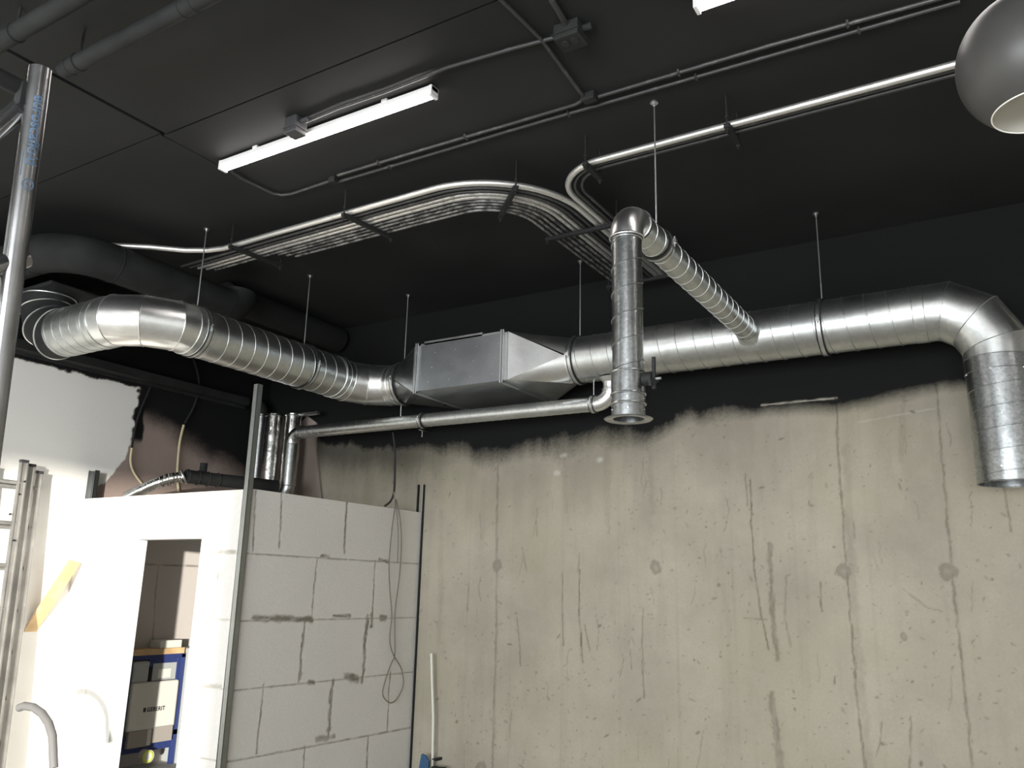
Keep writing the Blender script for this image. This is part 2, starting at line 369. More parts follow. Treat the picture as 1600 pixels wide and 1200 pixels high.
def PB(px, py): p = at(px, py, 'Y', YB); return (p.x-XL, p.z)
spray = [PB(*q) for q in [(400, 640), (500, 688), (560, 700), (600, 712), (700, 708), (760, 705), (850, 697), (900, 688), (962, 672), (1010, 686), (1060, 664), (1120, 652), (1200, 640), (1300, 632), (1450, 612), (1600, 590)]]
def back_mask(U, V):
    zb = np.interp(U, [p[0] for p in spray], [p[1] for p in spray])
    sf = np.interp(U, [0, 1.5, 4.5, 5.6, 9], [.13, .19, .20, .10, .09])
    n = (fbm(U, V, 1.6, 1, 3)-.5)*.20+(fbm(U*3, V*.5, 2.5, 5, 3)-.5)*.14+(vnoise(U, V, 70, 2)-.5)*.035
    n *= np.interp(U, [0, 5, 5.8, 9], [1, 1, .35, .35])
    R = sstep(V+n, zb-sf, zb+sf)
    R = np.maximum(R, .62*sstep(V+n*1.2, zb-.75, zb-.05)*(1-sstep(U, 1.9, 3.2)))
    R = np.clip(R+.18*sstep(V+n, zb-.3, zb), 0, 1)
    G = np.zeros_like(U)
    for pts, wd, st in [([(1305, 620), (1322, 885), (1340, 1100), (1358, 1250)], .008, .5), ([(1322, 700), (1330, 885), (1348, 1100), (1364, 1250)], .03, .16),
                        ([(1462, 600), (1487, 885), (1520, 1200)], .007, .45), ([(778, 690), (776, 885), (775, 1000), (768, 1230)], .010, .38), ([(1568, 755), (1580, 830)], .006, .4),
                        ([(1172, 750), (1175, 840), (1180, 900), (1190, 965), (1202, 1015)], .006, .6), ([(1203, 850), (1207, 960), (1216, 1030)], .018, .45),
                        ([(1206, 1085), (1215, 1150), (1220, 1230)], .022, .42), ([(878, 895), (879, 1010)], .005, .55), ([(906, 890), (904, 950), (908, 1000), (910, 1035)], .006, .7),
                        ([(913, 975), (922, 1018)], .004, .5), ([(1005, 950), (1003, 1010), (1006, 1090)], .005, .45), ([(816, 855), (823, 892)], .004, .4), ([(808, 965), (813, 1040)], .005, .5),
                        ([(1228, 900), (1225, 960), (1236, 1010)], .008, .3), ([(1283, 910), (1284, 955)], .005, .5), ([(1424, 1120), (1421, 1210)], .006, .4), ([(732, 910), (731, 955)], .004, .5),
                        ([(1163, 966), (1198, 968)], .005, .35), ([(1410, 920), (1450, 950), (1472, 955)], .004, .3), ([(1165, 740), (1168, 790)], .005, .4), ([(880, 690), (884, 800)], .02, .12),
                        ([(1015, 700), (1020, 800)], .02, .12), ([(690, 800), (686, 1000)], .03, .10), ([(950, 700), (948, 820)], .03, .1), ([(1412, 620), (1408, 720)], .02, .14)]:
        G = np.maximum(G, seg_line(U, V, [PB(*q) for q in pts], wd, st, seed=int(pts[0][0])))
    for q, r in [((777, 884), .055), ((1025, 887), .052), ((1320, 892), .058), ((1482, 894), .056), ((752, 1200), .06), ((1413, 993), .02), ((1007, 1036), .012)]:
        c = PB(*q); D = np.hypot(U-c[0], V-c[1])+(fbm(U, V, 22, int(q[0]))-.5)*.06
        G = np.maximum(G, (1-sstep(D, r*.85, r*1.1))*.42*(1-.4*(1-sstep(D, 0, r*.5))))
    # board marks of the formwork, faint
    for k in range(16):
        c = .4+k*.5+.03*sin(k*5); G = np.maximum(G, .10*(1-sstep(np.abs(U-c), .002, .02))*fbm(U, V*.4, 3, 30+k))
    rs = np.random.RandomState(11); du = U[1, 0]-U[0, 0]; dv = V[0, 1]-V[0, 0]; gate = fbm(U, V, 1.3, 50)
    for k in range(1900):                      # blow holes and small scars of the cast face
        cx = rs.uniform(1.0, 8.1); cy = rs.uniform(.1, 3.1)
        i = int(cx/du); j = int(cy/dv)
        if gate[i, j] < rs.uniform(.35, .62): continue
        r = rs.choice([.004, .006, .009, .015], p=[.5, .3, .15, .05]); el = rs.uniform(.5, 2.2); w2 = int(r*3.2/du)+2
        sl_ = (slice(max(i-w2, 0), i+w2), slice(max(j-w2, 0), j+w2)); uu = U[sl_]-cx; vv = V[sl_]-cy; th = rs.uniform(0, 3.14)
        a = uu*cos(th)+vv*sin(th); b_ = -uu*sin(th)+vv*cos(th); D = np.hypot(a*el, b_/el)
        G[sl_] = np.maximum(G[sl_], (1-sstep(D, r*.5, r*1.2+.003))*rs.uniform(.2, .65))
    for k in range(70):                        # hairline scratches
        x = rs.uniform(1.4, 8.0); y = rs.uniform(.3, 3.0); P = [(x, y)]
        for q in range(rs.randint(2, 5)): x += rs.uniform(-.02, .02); y -= rs.uniform(.03, .10); P.append((x, y))
        G = np.maximum(G, seg_line(U, V, P, .003, rs.uniform(.2, .45), seed=100+k))
    R = np.maximum(R, .24*sstep(V+(fbm(U*2.5, V*.5, 2, 61)-.5)*.8, zb-.9, zb+.05))
    Bm = np.maximum(seg_line(U, V, [PB(1190, 633), PB(1307, 622)], .006, .8, wob=.002), seg_line(U, V, [PB(1340, 660), PB(1460, 638)], .004, .35, wob=.01))
    for q in [(882, 712), (938, 718), (872, 738)]:
        c = PB(*q); Bm = np.maximum(Bm, .7*(1-sstep(np.hypot((U-c[0]), (V-c[1])*1.6)+(fbm(U, V, 20, 8)-.5)*.06, .01, .05)))
    Bm = np.maximum(Bm, .35*sstep(vnoise(U, V, 70, 12), .93, .99)*sstep(V, zb-.5, zb)*(1-R))
    R = R*(1-Bm*.8)
    return R, G, Bm
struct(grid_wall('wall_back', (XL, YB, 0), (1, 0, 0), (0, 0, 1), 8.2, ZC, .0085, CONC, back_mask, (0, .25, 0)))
b = MB(); b.box((XL+8.2, YB, 0), (XR, YB+.25, ZC)); struct(b.build('wall_back_east', CONC, smooth=False)).name = 'wall_back_right'

def PL(px, py): p = at(px, py, 'X', XL); return (p.y-2.5, p.z)
zspr = [PL(*q) for q in [(205, 640), (222, 655), (250, 665), (290, 690), (330, 712), (365, 735), (392, 752)]]
yedge = [(4.6-2.5, 0), (4.6-2.5, 2.38)]+[PL(*q) for q in [(150, 762), (172, 745), (193, 722), (202, 702), (207, 680), (212, 640), (217, 603)]]
def left_mask(U, V):
    n = (fbm(U, V, 12, 3)-.5)
    zb = np.interp(U, [p[0] for p in zspr], [p[1] for p in zspr])
    ye = np.interp(V, [p[1] for p in yedge], [p[0] for p in yedge])
    Wm = (1-sstep(U+n*.12, ye-.01, ye+.01))*(1-sstep(V+n*.06, 3.535, 3.55))
    R = sstep(V+(fbm(U, V, 3, 3)-.5)*.16+(vnoise(U, V, 60, 5)-.5)*.03, zb-.15, zb+.15)
    R = np.maximum(R, sstep(V+n*.06, 3.535, 3.55))
    R = np.maximum(R, (1-sstep(np.abs(U-ye-.05+n*.05), .045, .065))*sstep(V, 2.98, 3.05))
    Wlit = .5*(1-sstep(V, 2.3, 2.4))*sstep(U, 2.08, 2.1)*(1-Wm)  # wall painted paler inside the cubicle, in place of light missing there
    R = R*(1-Wm); Wm = np.maximum(Wm, Wlit)
    G = seg_line(U, V, [PL(210, 881), PL(320, 885)], .006, .6)+seg_line(U, V, [PL(247, 884), PL(237, 1010)], .005, .5)
    return R, G*(Wm < .9), Wm
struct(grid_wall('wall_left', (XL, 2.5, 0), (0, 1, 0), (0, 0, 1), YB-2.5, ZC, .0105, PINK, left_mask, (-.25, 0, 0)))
b = MB(); b.box((XL-.25, YF, 0), (XL, 2.5, ZC)); struct(b.build('wall_left_front', WHITE, smooth=False))
b = MB(); b.box((XR, YF, 0), (XR+.25, YB, ZC)); struct(b.build('wall_right', WHITE, smooth=False))
# unseen front wall; its assumed window is cut to bound the sun beam
WX0, WX1, WZ0, WZ1 = -5.0, 3.31, .25, 3.02
b = MB()
b.box((XL, YF-.25, 0), (WX0, YF, ZC)); b.box((WX1, YF-.25, 0), (XR, YF, ZC)); b.box((WX0, YF-.25, 0), (WX1, YF, WZ0)); b.box((WX0, YF-.25, WZ1), (WX1, YF, ZC))
struct(b.build('wall_front', WHITE, smooth=False))
b = MB()
for z in (WZ0, WZ1-.05): b.box((WX0, YF-.12, z), (WX1, YF-.06, z+.05))
for k in range(4): x = WX0+(WX1-WX0-.05)*k/3; b.box((x, YF-.12, WZ0), (x+.05, YF-.06, WZ1))
struct(b.build('window_1', GREYBOX, smooth=False))

# ------------------------------------------------------------------ block room
YW, XW, ZT = 4.487, -5.135, 2.40
def PF(px, py): p = at(px, py, 'Y', YW); return (p.x-XL, p.z)
DX0, DX1, DZ = PF(212, 842)[0], PF(318, 842)[0], PF(212, 842)[1]
rows = [0, .42, .91, 1.405, 1.905, ZT]
def front_mask(U, V):
    G = np.zeros_like(U)
    for z in rows[1:-1]: G = np.maximum(G, seg_line(U, V, [(0, z), (2.4, z)], .004, .7, seed=int(z*10)))
    for k in range(5):
        for c in ((.45, 1.2, 1.95) if k % 2 else (.1, .85, 1.85)): G = np.maximum(G, seg_line(U, V, [(c, rows[k]), (c, rows[k+1])], .004, .7, seed=k))
    for a, c in [((112, 862), (185, 862)), ((125, 955), (170, 956)), ((335, 862), (368, 862)), ((300, 1072), (345, 1072)), ((392, 800), (385, 860))]: G = np.maximum(G, seg_line(U, V, [PF(*a), PF(*c)], .012, .8, wob=.02))
    z0 = np.zeros_like(U); return z0, G, z0
room = thing('block_cubicle', 'white aerated block cubicle with a doorway in front of the concrete wall', 'block room', ((XL+XW)/2, (YW+YB)/2, 0))
def inroom(o): o.parent = room; o.matrix_parent_inverse = Matrix.Translation(-room.location); return o
inroom(grid_wall('front_wall', (XL, YW, 0), (1, 0, 0), (0, 0, 1), XW-XL, ZT, .011, BLOCKW, front_mask, (0, .1, 0), hole=(DX0, DX1, -1, DZ)))
sx1 = -5.075                       # the side wall runs very slightly askew
def PS(px, py): p = at(px, py, 'X', -5.11); return (p.y-YW, p.z)
def side_mask(U, V):
    G = np.zeros_like(U)
    jt = [[(404, 766), (399, 860)], [(443, 768), (439, 856)], [(541, 783), (537, 866)], [(496, 872), (487, 967)], [(584, 876), (579, 965)], [(477, 972), (468, 1066)], [(415, 1069), (403, 1178)],
          [(520, 1063), (513, 1155)], [(606, 1050), (602, 1142)], [(476, 1166), (473, 1230)], [(573, 1152), (569, 1230)]]
    for i, (a, c) in enumerate(jt): G = np.maximum(G, seg_line(U, V, [PS(*a), PS(*c)], .006, .75, seed=i, wob=.012))
    for i, z in enumerate(rows[1:-1]): G = np.maximum(G, seg_line(U, V, [(0, z), (2.2, z)], .005, .7, seed=20+i, wob=.004))
    for a, c, wd in [((400, 966), (488, 968), .022), ((573, 962), (565, 1064), .017), ((580, 960), (579, 978), .02), ((541, 783), (538, 862), .010), ((477, 972), (469, 1060), .010), ((519, 1063), (516, 1110), .012),
                     ((515, 1110), (513, 1140), .02), ((540, 1055), (556, 1060), .03), ((590, 874), (606, 878), .014), ((495, 1156), (522, 1150), .02), ((520, 962), (545, 962), .012), ((592, 965), (600, 965), .02), ((485, 1066), (492, 1066), .016), ((503, 868), (515, 870), .014)]:
        G = np.maximum(G, seg_line(U, V, [PS(*a), PS(*c)], wd, .85, wob=.03, seed=int(a[0])))
    z0 = np.zeros_like(U); return z0, G, z0
sl = hypot(YB-YW, sx1-XW); sd = ((sx1-XW)/sl, (YB-YW)/sl, 0)
inroom(grid_wall('side_wall', (XW, YW, 0), sd, (0, 0, 1), sl-.002, ZT, .0085, BLOCK, side_mask, (-.1, 0, 0)))
b = MB(); x0, x1 = XL+DX0, XL+DX1
b.box((x0-.055, YW-.012, 0), (x0+.006, YW+.112, DZ+.05)); b.box((x1-.006, YW-.012, 0), (x1+.04, YW+.112, DZ+.05)); b.box((x0+.006, YW-.012, DZ-.006), (x1-.006, YW+.112, DZ+.05))
b.build('door_lining', WHITE, room, smooth=False)

def channel(b, p, q, web, fl, t=.004, face=(1, 0, 0)):
    """C-section steel stud from p to q, web facing 'face'"""
    p = Vector(p); q = Vector(q); d = (q-p).normalized(); f = Vector(face).normalized(); s_ = d.cross(f).normalized(); L_ = (q-p).length
    M = Matrix((s_, f, d)).transposed().to_4x4(); M.translation = p
    b.box((-web/2, -t, 0), (web/2, 0, L_), M); b.box((-web/2, -fl, 0), (-web/2+t, 0, L_), M); b.box((web/2-t, -fl, 0), (web/2, 0, L_), M)
    b.box((-web/2, -fl, 0), (-web/2+.012, -fl+t, L_), M); b.box((web/2-.012, -fl, 0), (web/2, -fl+t, L_), M)
top = at(400, 600, 'Y', YW-.066); bot = at(341, 1200, 'Y', YW-.066); k = top.z/(top.z-bot.z); flr = top+(bot-top)*k
st = tag(MB().build('steel_stud', STEEL) if False else bpy.data.objects.new('steel_stud', None), 'tall galvanised steel stud standing at the front corner of the block cubicle', 'steel stud')
C.objects.link(st); st.location = (flr.x, flr.y, 0)
b = MB(); channel(b, (flr.x, flr.y, 0), top, .05, .05, .004, (0, -1, 0)); b.build('profile', STUD, st, smooth=False)
b = MB(); b.box((flr.x-.05, flr.y-.05, 0), (flr.x+.05, flr.y+.05, .005)); b.build('foot_plate', STEEL, st, smooth=False)
pr = at(657, 757, 'Y', YB-.03); wc = thing('wall_channel', 'pale channel with black sealing strips at the right end of the cubicle side wall', 'wall channel', (pr.x, YB, 0))
b = MB(); b.box((sx1+.004, YB-.02, 0), (pr.x+.035, YB-.002, pr.z)); b.build('web', STEEL, wc, smooth=False)
b = MB(); b.box((pr.x+.033, YB-.03, 0), (pr.x+.040, YB-.002, pr.z)); b.build('sealing_strip', DARKRUB, wc, smooth=False)
b = MB(); b.box((pr.x-.037, YB-.03, ZT+.002), (pr.x-.028, YB-.002, pr.z)); b.build('sealing_strip', DARKRUB, wc, smooth=False)
for nm, lab, pt, w_, z0 in [('wall_channel', 'short steel channel sticking up at the left end of the cubicle front', at(137, 737, 'Y', YW+.05), .11, ZT+.001)]:
    b = MB(); mt_ = DULL; channel(b, (max(pt.x, XL+.07) if z0 else pt.x+.0, pt.y, z0), (max(pt.x, XL+.07) if z0 else pt.x, pt.y, pt.z), w_, .04 if z0 else .05, .004, (0, 1, 0) if z0 else (0, 1, 0))
    tag(b.build(nm, DULL, smooth=False), lab, 'steel channel')

# plasterboard on the back wall above the cubicle
pts = [at(495, 655, 'Y', YB-.03), at(478, 648, 'Y', YB-.03), at(470, 660, 'Y', YB-.03)]
poly = [Vector((-7.36, YB-.03, 1.2)), at(512, 845, 'Y', YB-.03), at(502, 775, 'Y', YB-.03), at(493, 705, 'Y', YB-.03), at(494, 660, 'Y', YB-.03), at(480, 650, 'Y', YB-.03), at(465, 664, 'Y', YB-.03), at(440, 700, 'Y', YB-.03), at(395, 690, 'Y', YB-.03)]
poly[-1].x = -7.36
b = MB(); b.prism(poly, (0, .025, 0)); tag(b.build('plasterboard_panel', PLBOARD, smooth=False), 'torn brown plasterboard panel fixed to the back wall behind the foil pipes', 'plasterboard')

# ------------------------------------------------------------------ ventilation duct
DY, DZc, DR = 6.06, 3.58, .196
def spiral(b, p, q, r, pitch=.125, ph=0., t=.0035, wd=.0055):
    b.tube([p, q], r, 56, cap=False); b.helix(p, q, r, pitch, t, wd, 56, ph)
def elbow(b, c, p, q, r, n, bead=.005):
    g_ = gored(c, p, q, n); b.tube(g_, r, 56, cap=False)
    for i in range(1, len(g_)-1):
        ax = ((g_[i]-g_[i-1]).normalized()+(g_[i+1]-g_[i]).normalized()).normalized()
        k_ = 1/((g_[i]-g_[i-1]).normalized().dot(ax))
        # bead follows the mitre ellipse
        t0 = (g_[i]-g_[i-1]).normalized(); a_ = t0.orthogonal().normalized(); b_ = t0.cross(a_); P_ = []
        for j in range(57):
            o_ = a_*cos(2*pi*j/56)+b_*sin(2*pi*j/56); p_ = o_*(r+.001); p_ = p_-t0*(p_.dot(ax)/t0.dot(ax)); P_.append(g_[i]+p_)
        b.tube(P_, bead*.75, 6, cap=False)
def collar(b, c, ax, r, l=.06, bead=.006):
    c = Vector(c); ax = Vector(ax).normalized()
    b.tube([c-ax*l/2, c+ax*l/2], r+.003, 56, cap=False); b.ring(c-ax*l/2, ax, r+.002, bead, 56); b.ring(c+ax*l/2, ax, r+.002, bead, 56)
XS2, ES = -5.448, .40
sd_ = thing('ventilation_duct', 'large silver duct bending from the far left into the rectangular silencer', 'ventilation duct', (XS2, 4.8, DZc))
Z1 = 3.60; Y1 = 3.55
b = MB(); b.tube(gored((-6.42, Y1, Z1+.32), (-6.74, Y1, Z1+.32), (-6.42, Y1, Z1), 3), DR, 56, cap=False); b.build('riser_elbow', BLACKG, sd_)
e_ = MB(); elbow(e_, (-6.42, Y1, Z1+.32), (-6.74, Y1, Z1+.32), (-6.42, Y1, Z1), DR+.002, 3, .009)
k_ = 56*len(gored((0,0,0),(1,0,0),(0,1,0),3)); nf = 56*(len(gored((0,0,0),(1,0,0),(0,1,0),3))-1)
e_.f = [tuple(i-k_ for i in f) for f in e_.f[nf:]]; e_.v = e_.v[k_:]; e_.build('riser_rims', GALVB, sd_)
b = MB(); b.tube([(-6.74, Y1, Z1+.32), (-6.74, Y1, 3.955)], DR, 56, cap=False); b.build('riser_collar', BLACKG, sd_)
b = MB(); b.ring((-6.74, Y1, 3.94), (0, 0, 1), DR+.006, .007, 56); b.build('riser_rims', GALVB, sd_)
b = MB(); spiral(b, (-6.42, Y1, Z1), (XS2-ES-.02, Y1, Z1), DR, .11, 1.0, .003, .004); b.build('spiral_section', GALV, sd_)
b = MB(); collar(b, (XS2-ES-.03, Y1, Z1), (1, 0, 0), DR, .07, .005); b.build('coupling', GALV, sd_)
b = MB(); elbow(b, (XS2-ES, Y1+ES, Z1), (XS2-ES, Y1, Z1), (XS2, Y1+ES, Z1), DR, 3); b.build('segmented_elbow', GALVB, sd_)
YE = DY-.42
b = MB(); spiral(b, (XS2, Y1+ES, Z1), (XS2, YE, Z1), DR, .137, 2., .0024, .0028); b.build('spiral_section', GALV, sd_)
for y in (Y1+ES+.02, YE-.03):
    b = MB(); collar(b, (XS2, y, Z1), (0, 1, 0), DR, .06, .006); b.build('coupling', GALV, sd_)
b = MB(); elbow(b, (XS2+.42, YE, Z1), (XS2, YE, Z1), (XS2+.42, DY, DZc), DR, 3); b.build('segmented_elbow', GALVB, sd_)
b = MB(); collar(b, (-5.0, DY, DZc), (1, 0, 0), DR, .08, .006); b.ring((-4.985, DY, DZc), (1, 0, 0), DR+.004, .006, 56); b.build('coupling', GALVB, sd_)

# silencer: sheet box with round-to-square transitions
BX0, BX1, BY0, BY1, BZ0, BZ1 = -4.46, -3.585, 5.62, 6.47, 3.36, 3.775
si = thing('duct_silencer', 'rectangular sheet metal silencer box with a tapered end at each side', 'duct silencer', ((BX0+BX1)/2, DY, BZ0))
b = MB(); b.box((BX0, BY0, BZ0), (BX1, BY1, BZ1)); b.build('box_body', BOXM, si, smooth=False)
def square_round(b, xs, xr, r):
    n = 56; yc, zc = DY, DZc; cor = [(BY0, BZ1), (BY0, BZ0), (BY1, BZ0), (BY1, BZ1)]
    ring = [Vector((xr, yc+r*cos(2*pi*j/n), zc+r*sin(2*pi*j/n))) for j in range(n)]
    qd = [Vector((xs, y, z)) for y, z in ((BY1, BZ1), (BY0, BZ1), (BY0, BZ0), (BY1, BZ0))]
    v = ring+qd; f = []
    for k in range(4):
        j0 = k*n//4
        for j in range(n//4): f.append((j0+j, (j0+j+1) % n, n+k))
    b.add(v, f)
    for k in range(4): b.add([ring[((k+1)*n//4) % n], qd[(k+1) % 4], qd[k]], [(0, 1, 2)])
for xs, xr in ((BX0-.05, -4.94), (BX1+.06, -3.13)):
    b = MB(); square_round(b, xs, xr, DR); b.build('tapered_transition', GALVB if xr > -4 else GALVD, si, angle=9)
for x, s_ in ((BX0, -1), (BX1, 1)):
    b = MB()
    for dx in (0, .022*s_):
        b.box((x+dx-.008, BY0-.022, BZ0-.022), (x+dx+.008, BY0+.002, BZ1+.022)); b.box((x+dx-.008, BY0-.02, BZ0-.022), (x+dx+.008, BY1+.02, BZ0)); b.box((x+dx-.008, BY0-.02, BZ1), (x+dx+.008, BY1+.02, BZ1+.022)); b.box((x+dx-.008, BY1, BZ0-.02), (x+dx+.008, BY1+.02, BZ1+.02))
    b.box((min(x, x+.055*s_), BY0, BZ0), (max(x, x+.055*s_), BY1, BZ1))
    b.build('flange', STEEL, si, smooth=False, bevel=.002)
b = MB(); b.box((BX0+.06, BY0-.004, BZ1), (BX1-.2, BY0+.03, BZ1+.03)); b.box((BX0+.02, BY0-.004, BZ1), (BX1-.02, BY1, BZ1+.012)); b.build('top_rail', STEEL, si, smooth=False)
b = MB()
for i in range(3):
    for j in range(4): b = MB(); b.disc((BX0+.12+j*.22+.03*((i*7+j*3) % 3), BY0-.002, BZ0+.07+i*.13), (0, 1, 0), .004, .006, 8); b.build('rivet', STEEL, si)
for x, xr in ((-4.94, -4.92), (-3.13, -3.09)):
    b = MB(); b.tube([(x-.01, DY, DZc), (x+.05, DY, DZc)], DR+.001, 56, cap=False); b.build('spigot', GALVB, si)

ed = thing('ventilation_duct', 'large silver spiral duct running right from the silencer and turning down', 'ventilation duct', (-1.6, DY, DZc))
b = MB(); spiral(b, (-3.08, DY, DZc), (-1.1, DY, DZc), DR, .145, .4, .0055, .0055); b.build('spiral_section', GALV, ed)
b = MB(); spiral(b, (-1.1, DY, DZc), (-.50, DY, DZc), DR, .145, 1.4, .0055, .0055); b.build('spiral_section', GALV, ed)
XD = -.05; ER = .37
b = MB(); collar(b, (-.47, DY, DZc), (1, 0, 0), DR, .07, .003); b.build('coupling', GALV, ed)
b = MB(); b.tube([(-.5, DY, DZc), (XD-ER, DY, DZc)], DR, 56, cap=False); elbow(b, (XD-ER, DY, DZc-ER), (XD-ER, DY, DZc), (XD, DY, DZc-ER), DR, 3, .004); b.build('segmented_elbow', GALV, ed)
zb_ = 2.40
b = MB(); spiral(b, (XD, DY, DZc-ER), (XD, DY, zb_), DR-.002, .137, 2.8, .003, .005); b.tube([(XD, DY, zb_), (XD, DY, zb_+.6)], DR-.006, 56, cap=False); b.ring((XD, DY, zb_+.004), (0, 0, 1), DR-.003, .004, 56); b.build('drop_section', GALVD, ed)
b = MB(); collar(b, (XD, DY, DZc-ER-.05), (0, 0, 1), DR-.002, .09, .003); b.build('coupling', GALVD, ed)
b = MB()
for z in (DZc-ER-.1, zb_+.09):
    for k in range(3, 6): th = k*pi/3+.3; b = MB(); b.disc((XD+(DR+.001)*cos(th), DY+(DR+.001)*sin(th), z), (cos(th), sin(th), 0), .007, .006, 8); b.build('rivet', GALVB, ed)

# branch B
BXx, BR = -1.604, .083; BYv = 3.68
bd = thing('branch_duct', 'small silver spiral duct joining the big duct and dropping to a flared outlet', 'branch duct', (BXx, BYv, 2.5))
b = MB(); spiral(b, (BXx, DY-.16, 3.577), (BXx, BYv+.15, 3.577), BR, .122, 0, .0018, .0018); b.build('spiral_section', GALV, bd)
b = MB(); b.lathe((BXx, DY-.20, 3.577), [(BR+.03, .03), (BR+.012, .012), (BR+.002, -.03)], (0, 1, 0), 48); b.build('saddle', GALV, bd)
b = MB(); b.tube(arc((BXx, BYv+.12, 3.577-.12), (BXx, BYv+.12, 3.577), (BXx, BYv, 3.577-.12), 16), BR+.002, 48, cap=False)
b.ring((BXx, BYv+.125, 3.577), (0, 1, 0), BR+.003, .005, 48); b.ring((BXx, BYv, 3.577-.125), (0, 0, 1), BR+.003, .005, 48); b.build('pressed_elbow', GALVB, bd)
b = MB(); b.tube([(BXx, BYv, 3.577-.12), (BXx, BYv, 2.72)], BR-.006, 48, cap=False); b.helix((BXx, BYv, 2.72), (BXx, BYv, 3.44), BR-.006, .135, .005, .004, 48, 2.2); b.ring((BXx, BYv, 3.44), (0, 0, 1), BR-.004, .004, 48); b.build('drop_section', GALVD, bd)
dm = MB(); dm.tube([(BXx, BYv, 2.735), (BXx, BYv, 2.58)], BR, 48, cap=False)
for z in (2.735, 2.625, 2.575): dm.ring((BXx, BYv, z), (0, 0, 1), BR+.001, .005, 48)
dmo = dm.build('damper_section', GALVD, bd)
b = MB(); b.disc((BXx+BR+.022, BYv, 2.695), (1, 0, 0), .033, .05, 24); b.box((BXx+BR+.045, BYv-.008, 2.64), (BXx+BR+.06, BYv+.008, 2.80)); b.bar((BXx+BR+.05, BYv-.05, 2.66), (BXx+BR+.05, BYv+.05, 2.70), .012, .03); b.build('damper_handle', DARKRUB, bd)
b = MB(); b.disc((BXx+BR+.075, BYv, 2.69), (1, 0, 0), .007, .025, 12); b.build('handle_bolt', STEEL, bd)
b = MB(); b.lathe((BXx, BYv, 2.50), [(BR-.008, .09), (BR-.008, .02), (BR-.008, .002), (BR+.03, -.002), (BR+.036, .003), (BR+.03, .006), (BR, .01), (BR-.002, .09)], (0, 0, 1), 56); b.build('flared_outlet', GALVD, bd)
b = MB()
for k in range(5):
    for z in (2.78, 2.60, 2.545):
        th = k*2*pi/5-1.2
        if sin(th) < .4: b = MB(); b.disc((BXx+(BR)*cos(th), BYv+(BR)*sin(th), z), (cos(th), sin(th), 0), .004, .004, 8); b.build('rivet', GALVB, bd)

# thin duct C
CZ, CR = 3.195, .062
cd = thing('thin_duct', 'thin silver duct running under the silencer to the foil pipes on the left', 'thin duct', (-4.6, DY, CZ))
b = MB(); spiral(b, (-6.30, DY, CZ+.015), (-2.93, DY, CZ-.008), CR, .085, 0, .0018, .003); b.build('spiral_section', GALV, cd)
b = MB(); b.tube(arc((-2.93, DY, CZ+.10), (-2.93, DY, CZ-.008), (-2.80, DY, CZ+.10), 16), CR+.002, 40, cap=False); b.ring((-2.93, DY, CZ-.008), (1, 0, 0), CR+.003, .004, 40); b.ring((-2.80, DY, CZ+.10), (0, 0, 1), CR+.003, .005, 40); b.build('pressed_elbow', GALVB, cd)
b = MB(); b.tube([(-2.80, DY, CZ+.10), (-2.80, DY, DZc-DR+.04)], CR-.004, 40, cap=False); b.lathe((-2.80, DY, CZ+.10), [(CR-.004, .03), (CR-.002, .06), (CR+.03, .10)], (0, 0, 1), 40); b.build('saddle', GALVB, cd)
xl = -6.42
b = MB(); b.tube(arc((xl+.12, DY, CZ-.105), (xl+.12, DY, CZ+.015), (xl, DY, CZ-.105), 14), CR+.004, 40, cap=False); b.ring((xl+.12, DY, CZ+.015), (1, 0, 0), CR+.004, .004, 40); b.ring((xl, DY, CZ-.105), (0, 0, 1), CR+.004, .004, 40); b.build('pressed_elbow', GALVD, cd)
b = MB(); b.tube([(xl, DY, CZ-.1), (xl, DY, 2.66)], CR+.003, 40, cap=False); b.build('drop_section', GALVD, cd)
b = MB(); b.tube(arc((xl-.11, DY, 2.66), (xl, DY, 2.66), (xl-.11, DY, 2.55), 14), CR+.006, 40, cap=False); b.ring((xl, DY, 2.66), (0, 0, 1), CR+.006, .005, 40); b.build('pressed_elbow', GALVD, cd)
# dark duct and crinkled flexible end lying over the cubicle
q = [at(*p, 'Y', y) for p, y in [((335, 752), 5.25), ((395, 757), 5.65)]]
fd = thing('black_duct', 'black duct ending in a crinkled silver flexible hose above the cubicle', 'duct', tuple(at(300, 748, 'Y', 5.05)))
e0 = at(290, 744, 'Y', 5.0); e1 = at(330, 749, 'Y', 5.25); e2 = at(432, 760, 'Y', 5.98)
b = MB(); b.tube([e0, e1, e2], .062, 32); 
d_ = (e1-e0).normalized()
for t_ in (.02, .12, .22, .32): b.ring(e0+d_*t_, d_, .064, .006, 32)
b.disc(at(318, 731, 'Y', 5.2), (0, 0, 1), .035, .09, 20)
b.build('straight_section', BLACKG, fd)
f0 = at(285, 746, 'Y', 4.98); f1 = at(268, 745, 'Y', 4.9); f2 = at(235, 757, 'Y', 4.8); f3 = at(198, 777, 'Y', 4.7)
P_ = []; R_ = []
for i in range(61):
    t_ = i/60; 
    c_ = f0*(1-t_)**3+f1*3*t_*(1-t_)**2+f2*3*t_*t_*(1-t_)+f3*t_**3; P_.append(c_)
    R_.append(.052+(.006*sin(i*2.6)+random.uniform(-.004, .004))*(1 if t_ < .45 else .25))
b = MB(); b.tube(P_, R_, 28); b.build('flexible_hose', FOIL, fd, angle=60)
b = MB(); b.ring(f0+(e0-f0)*.4, (e0-f0), .062, .012, 32); b.build('hose_clip', STEEL, fd)

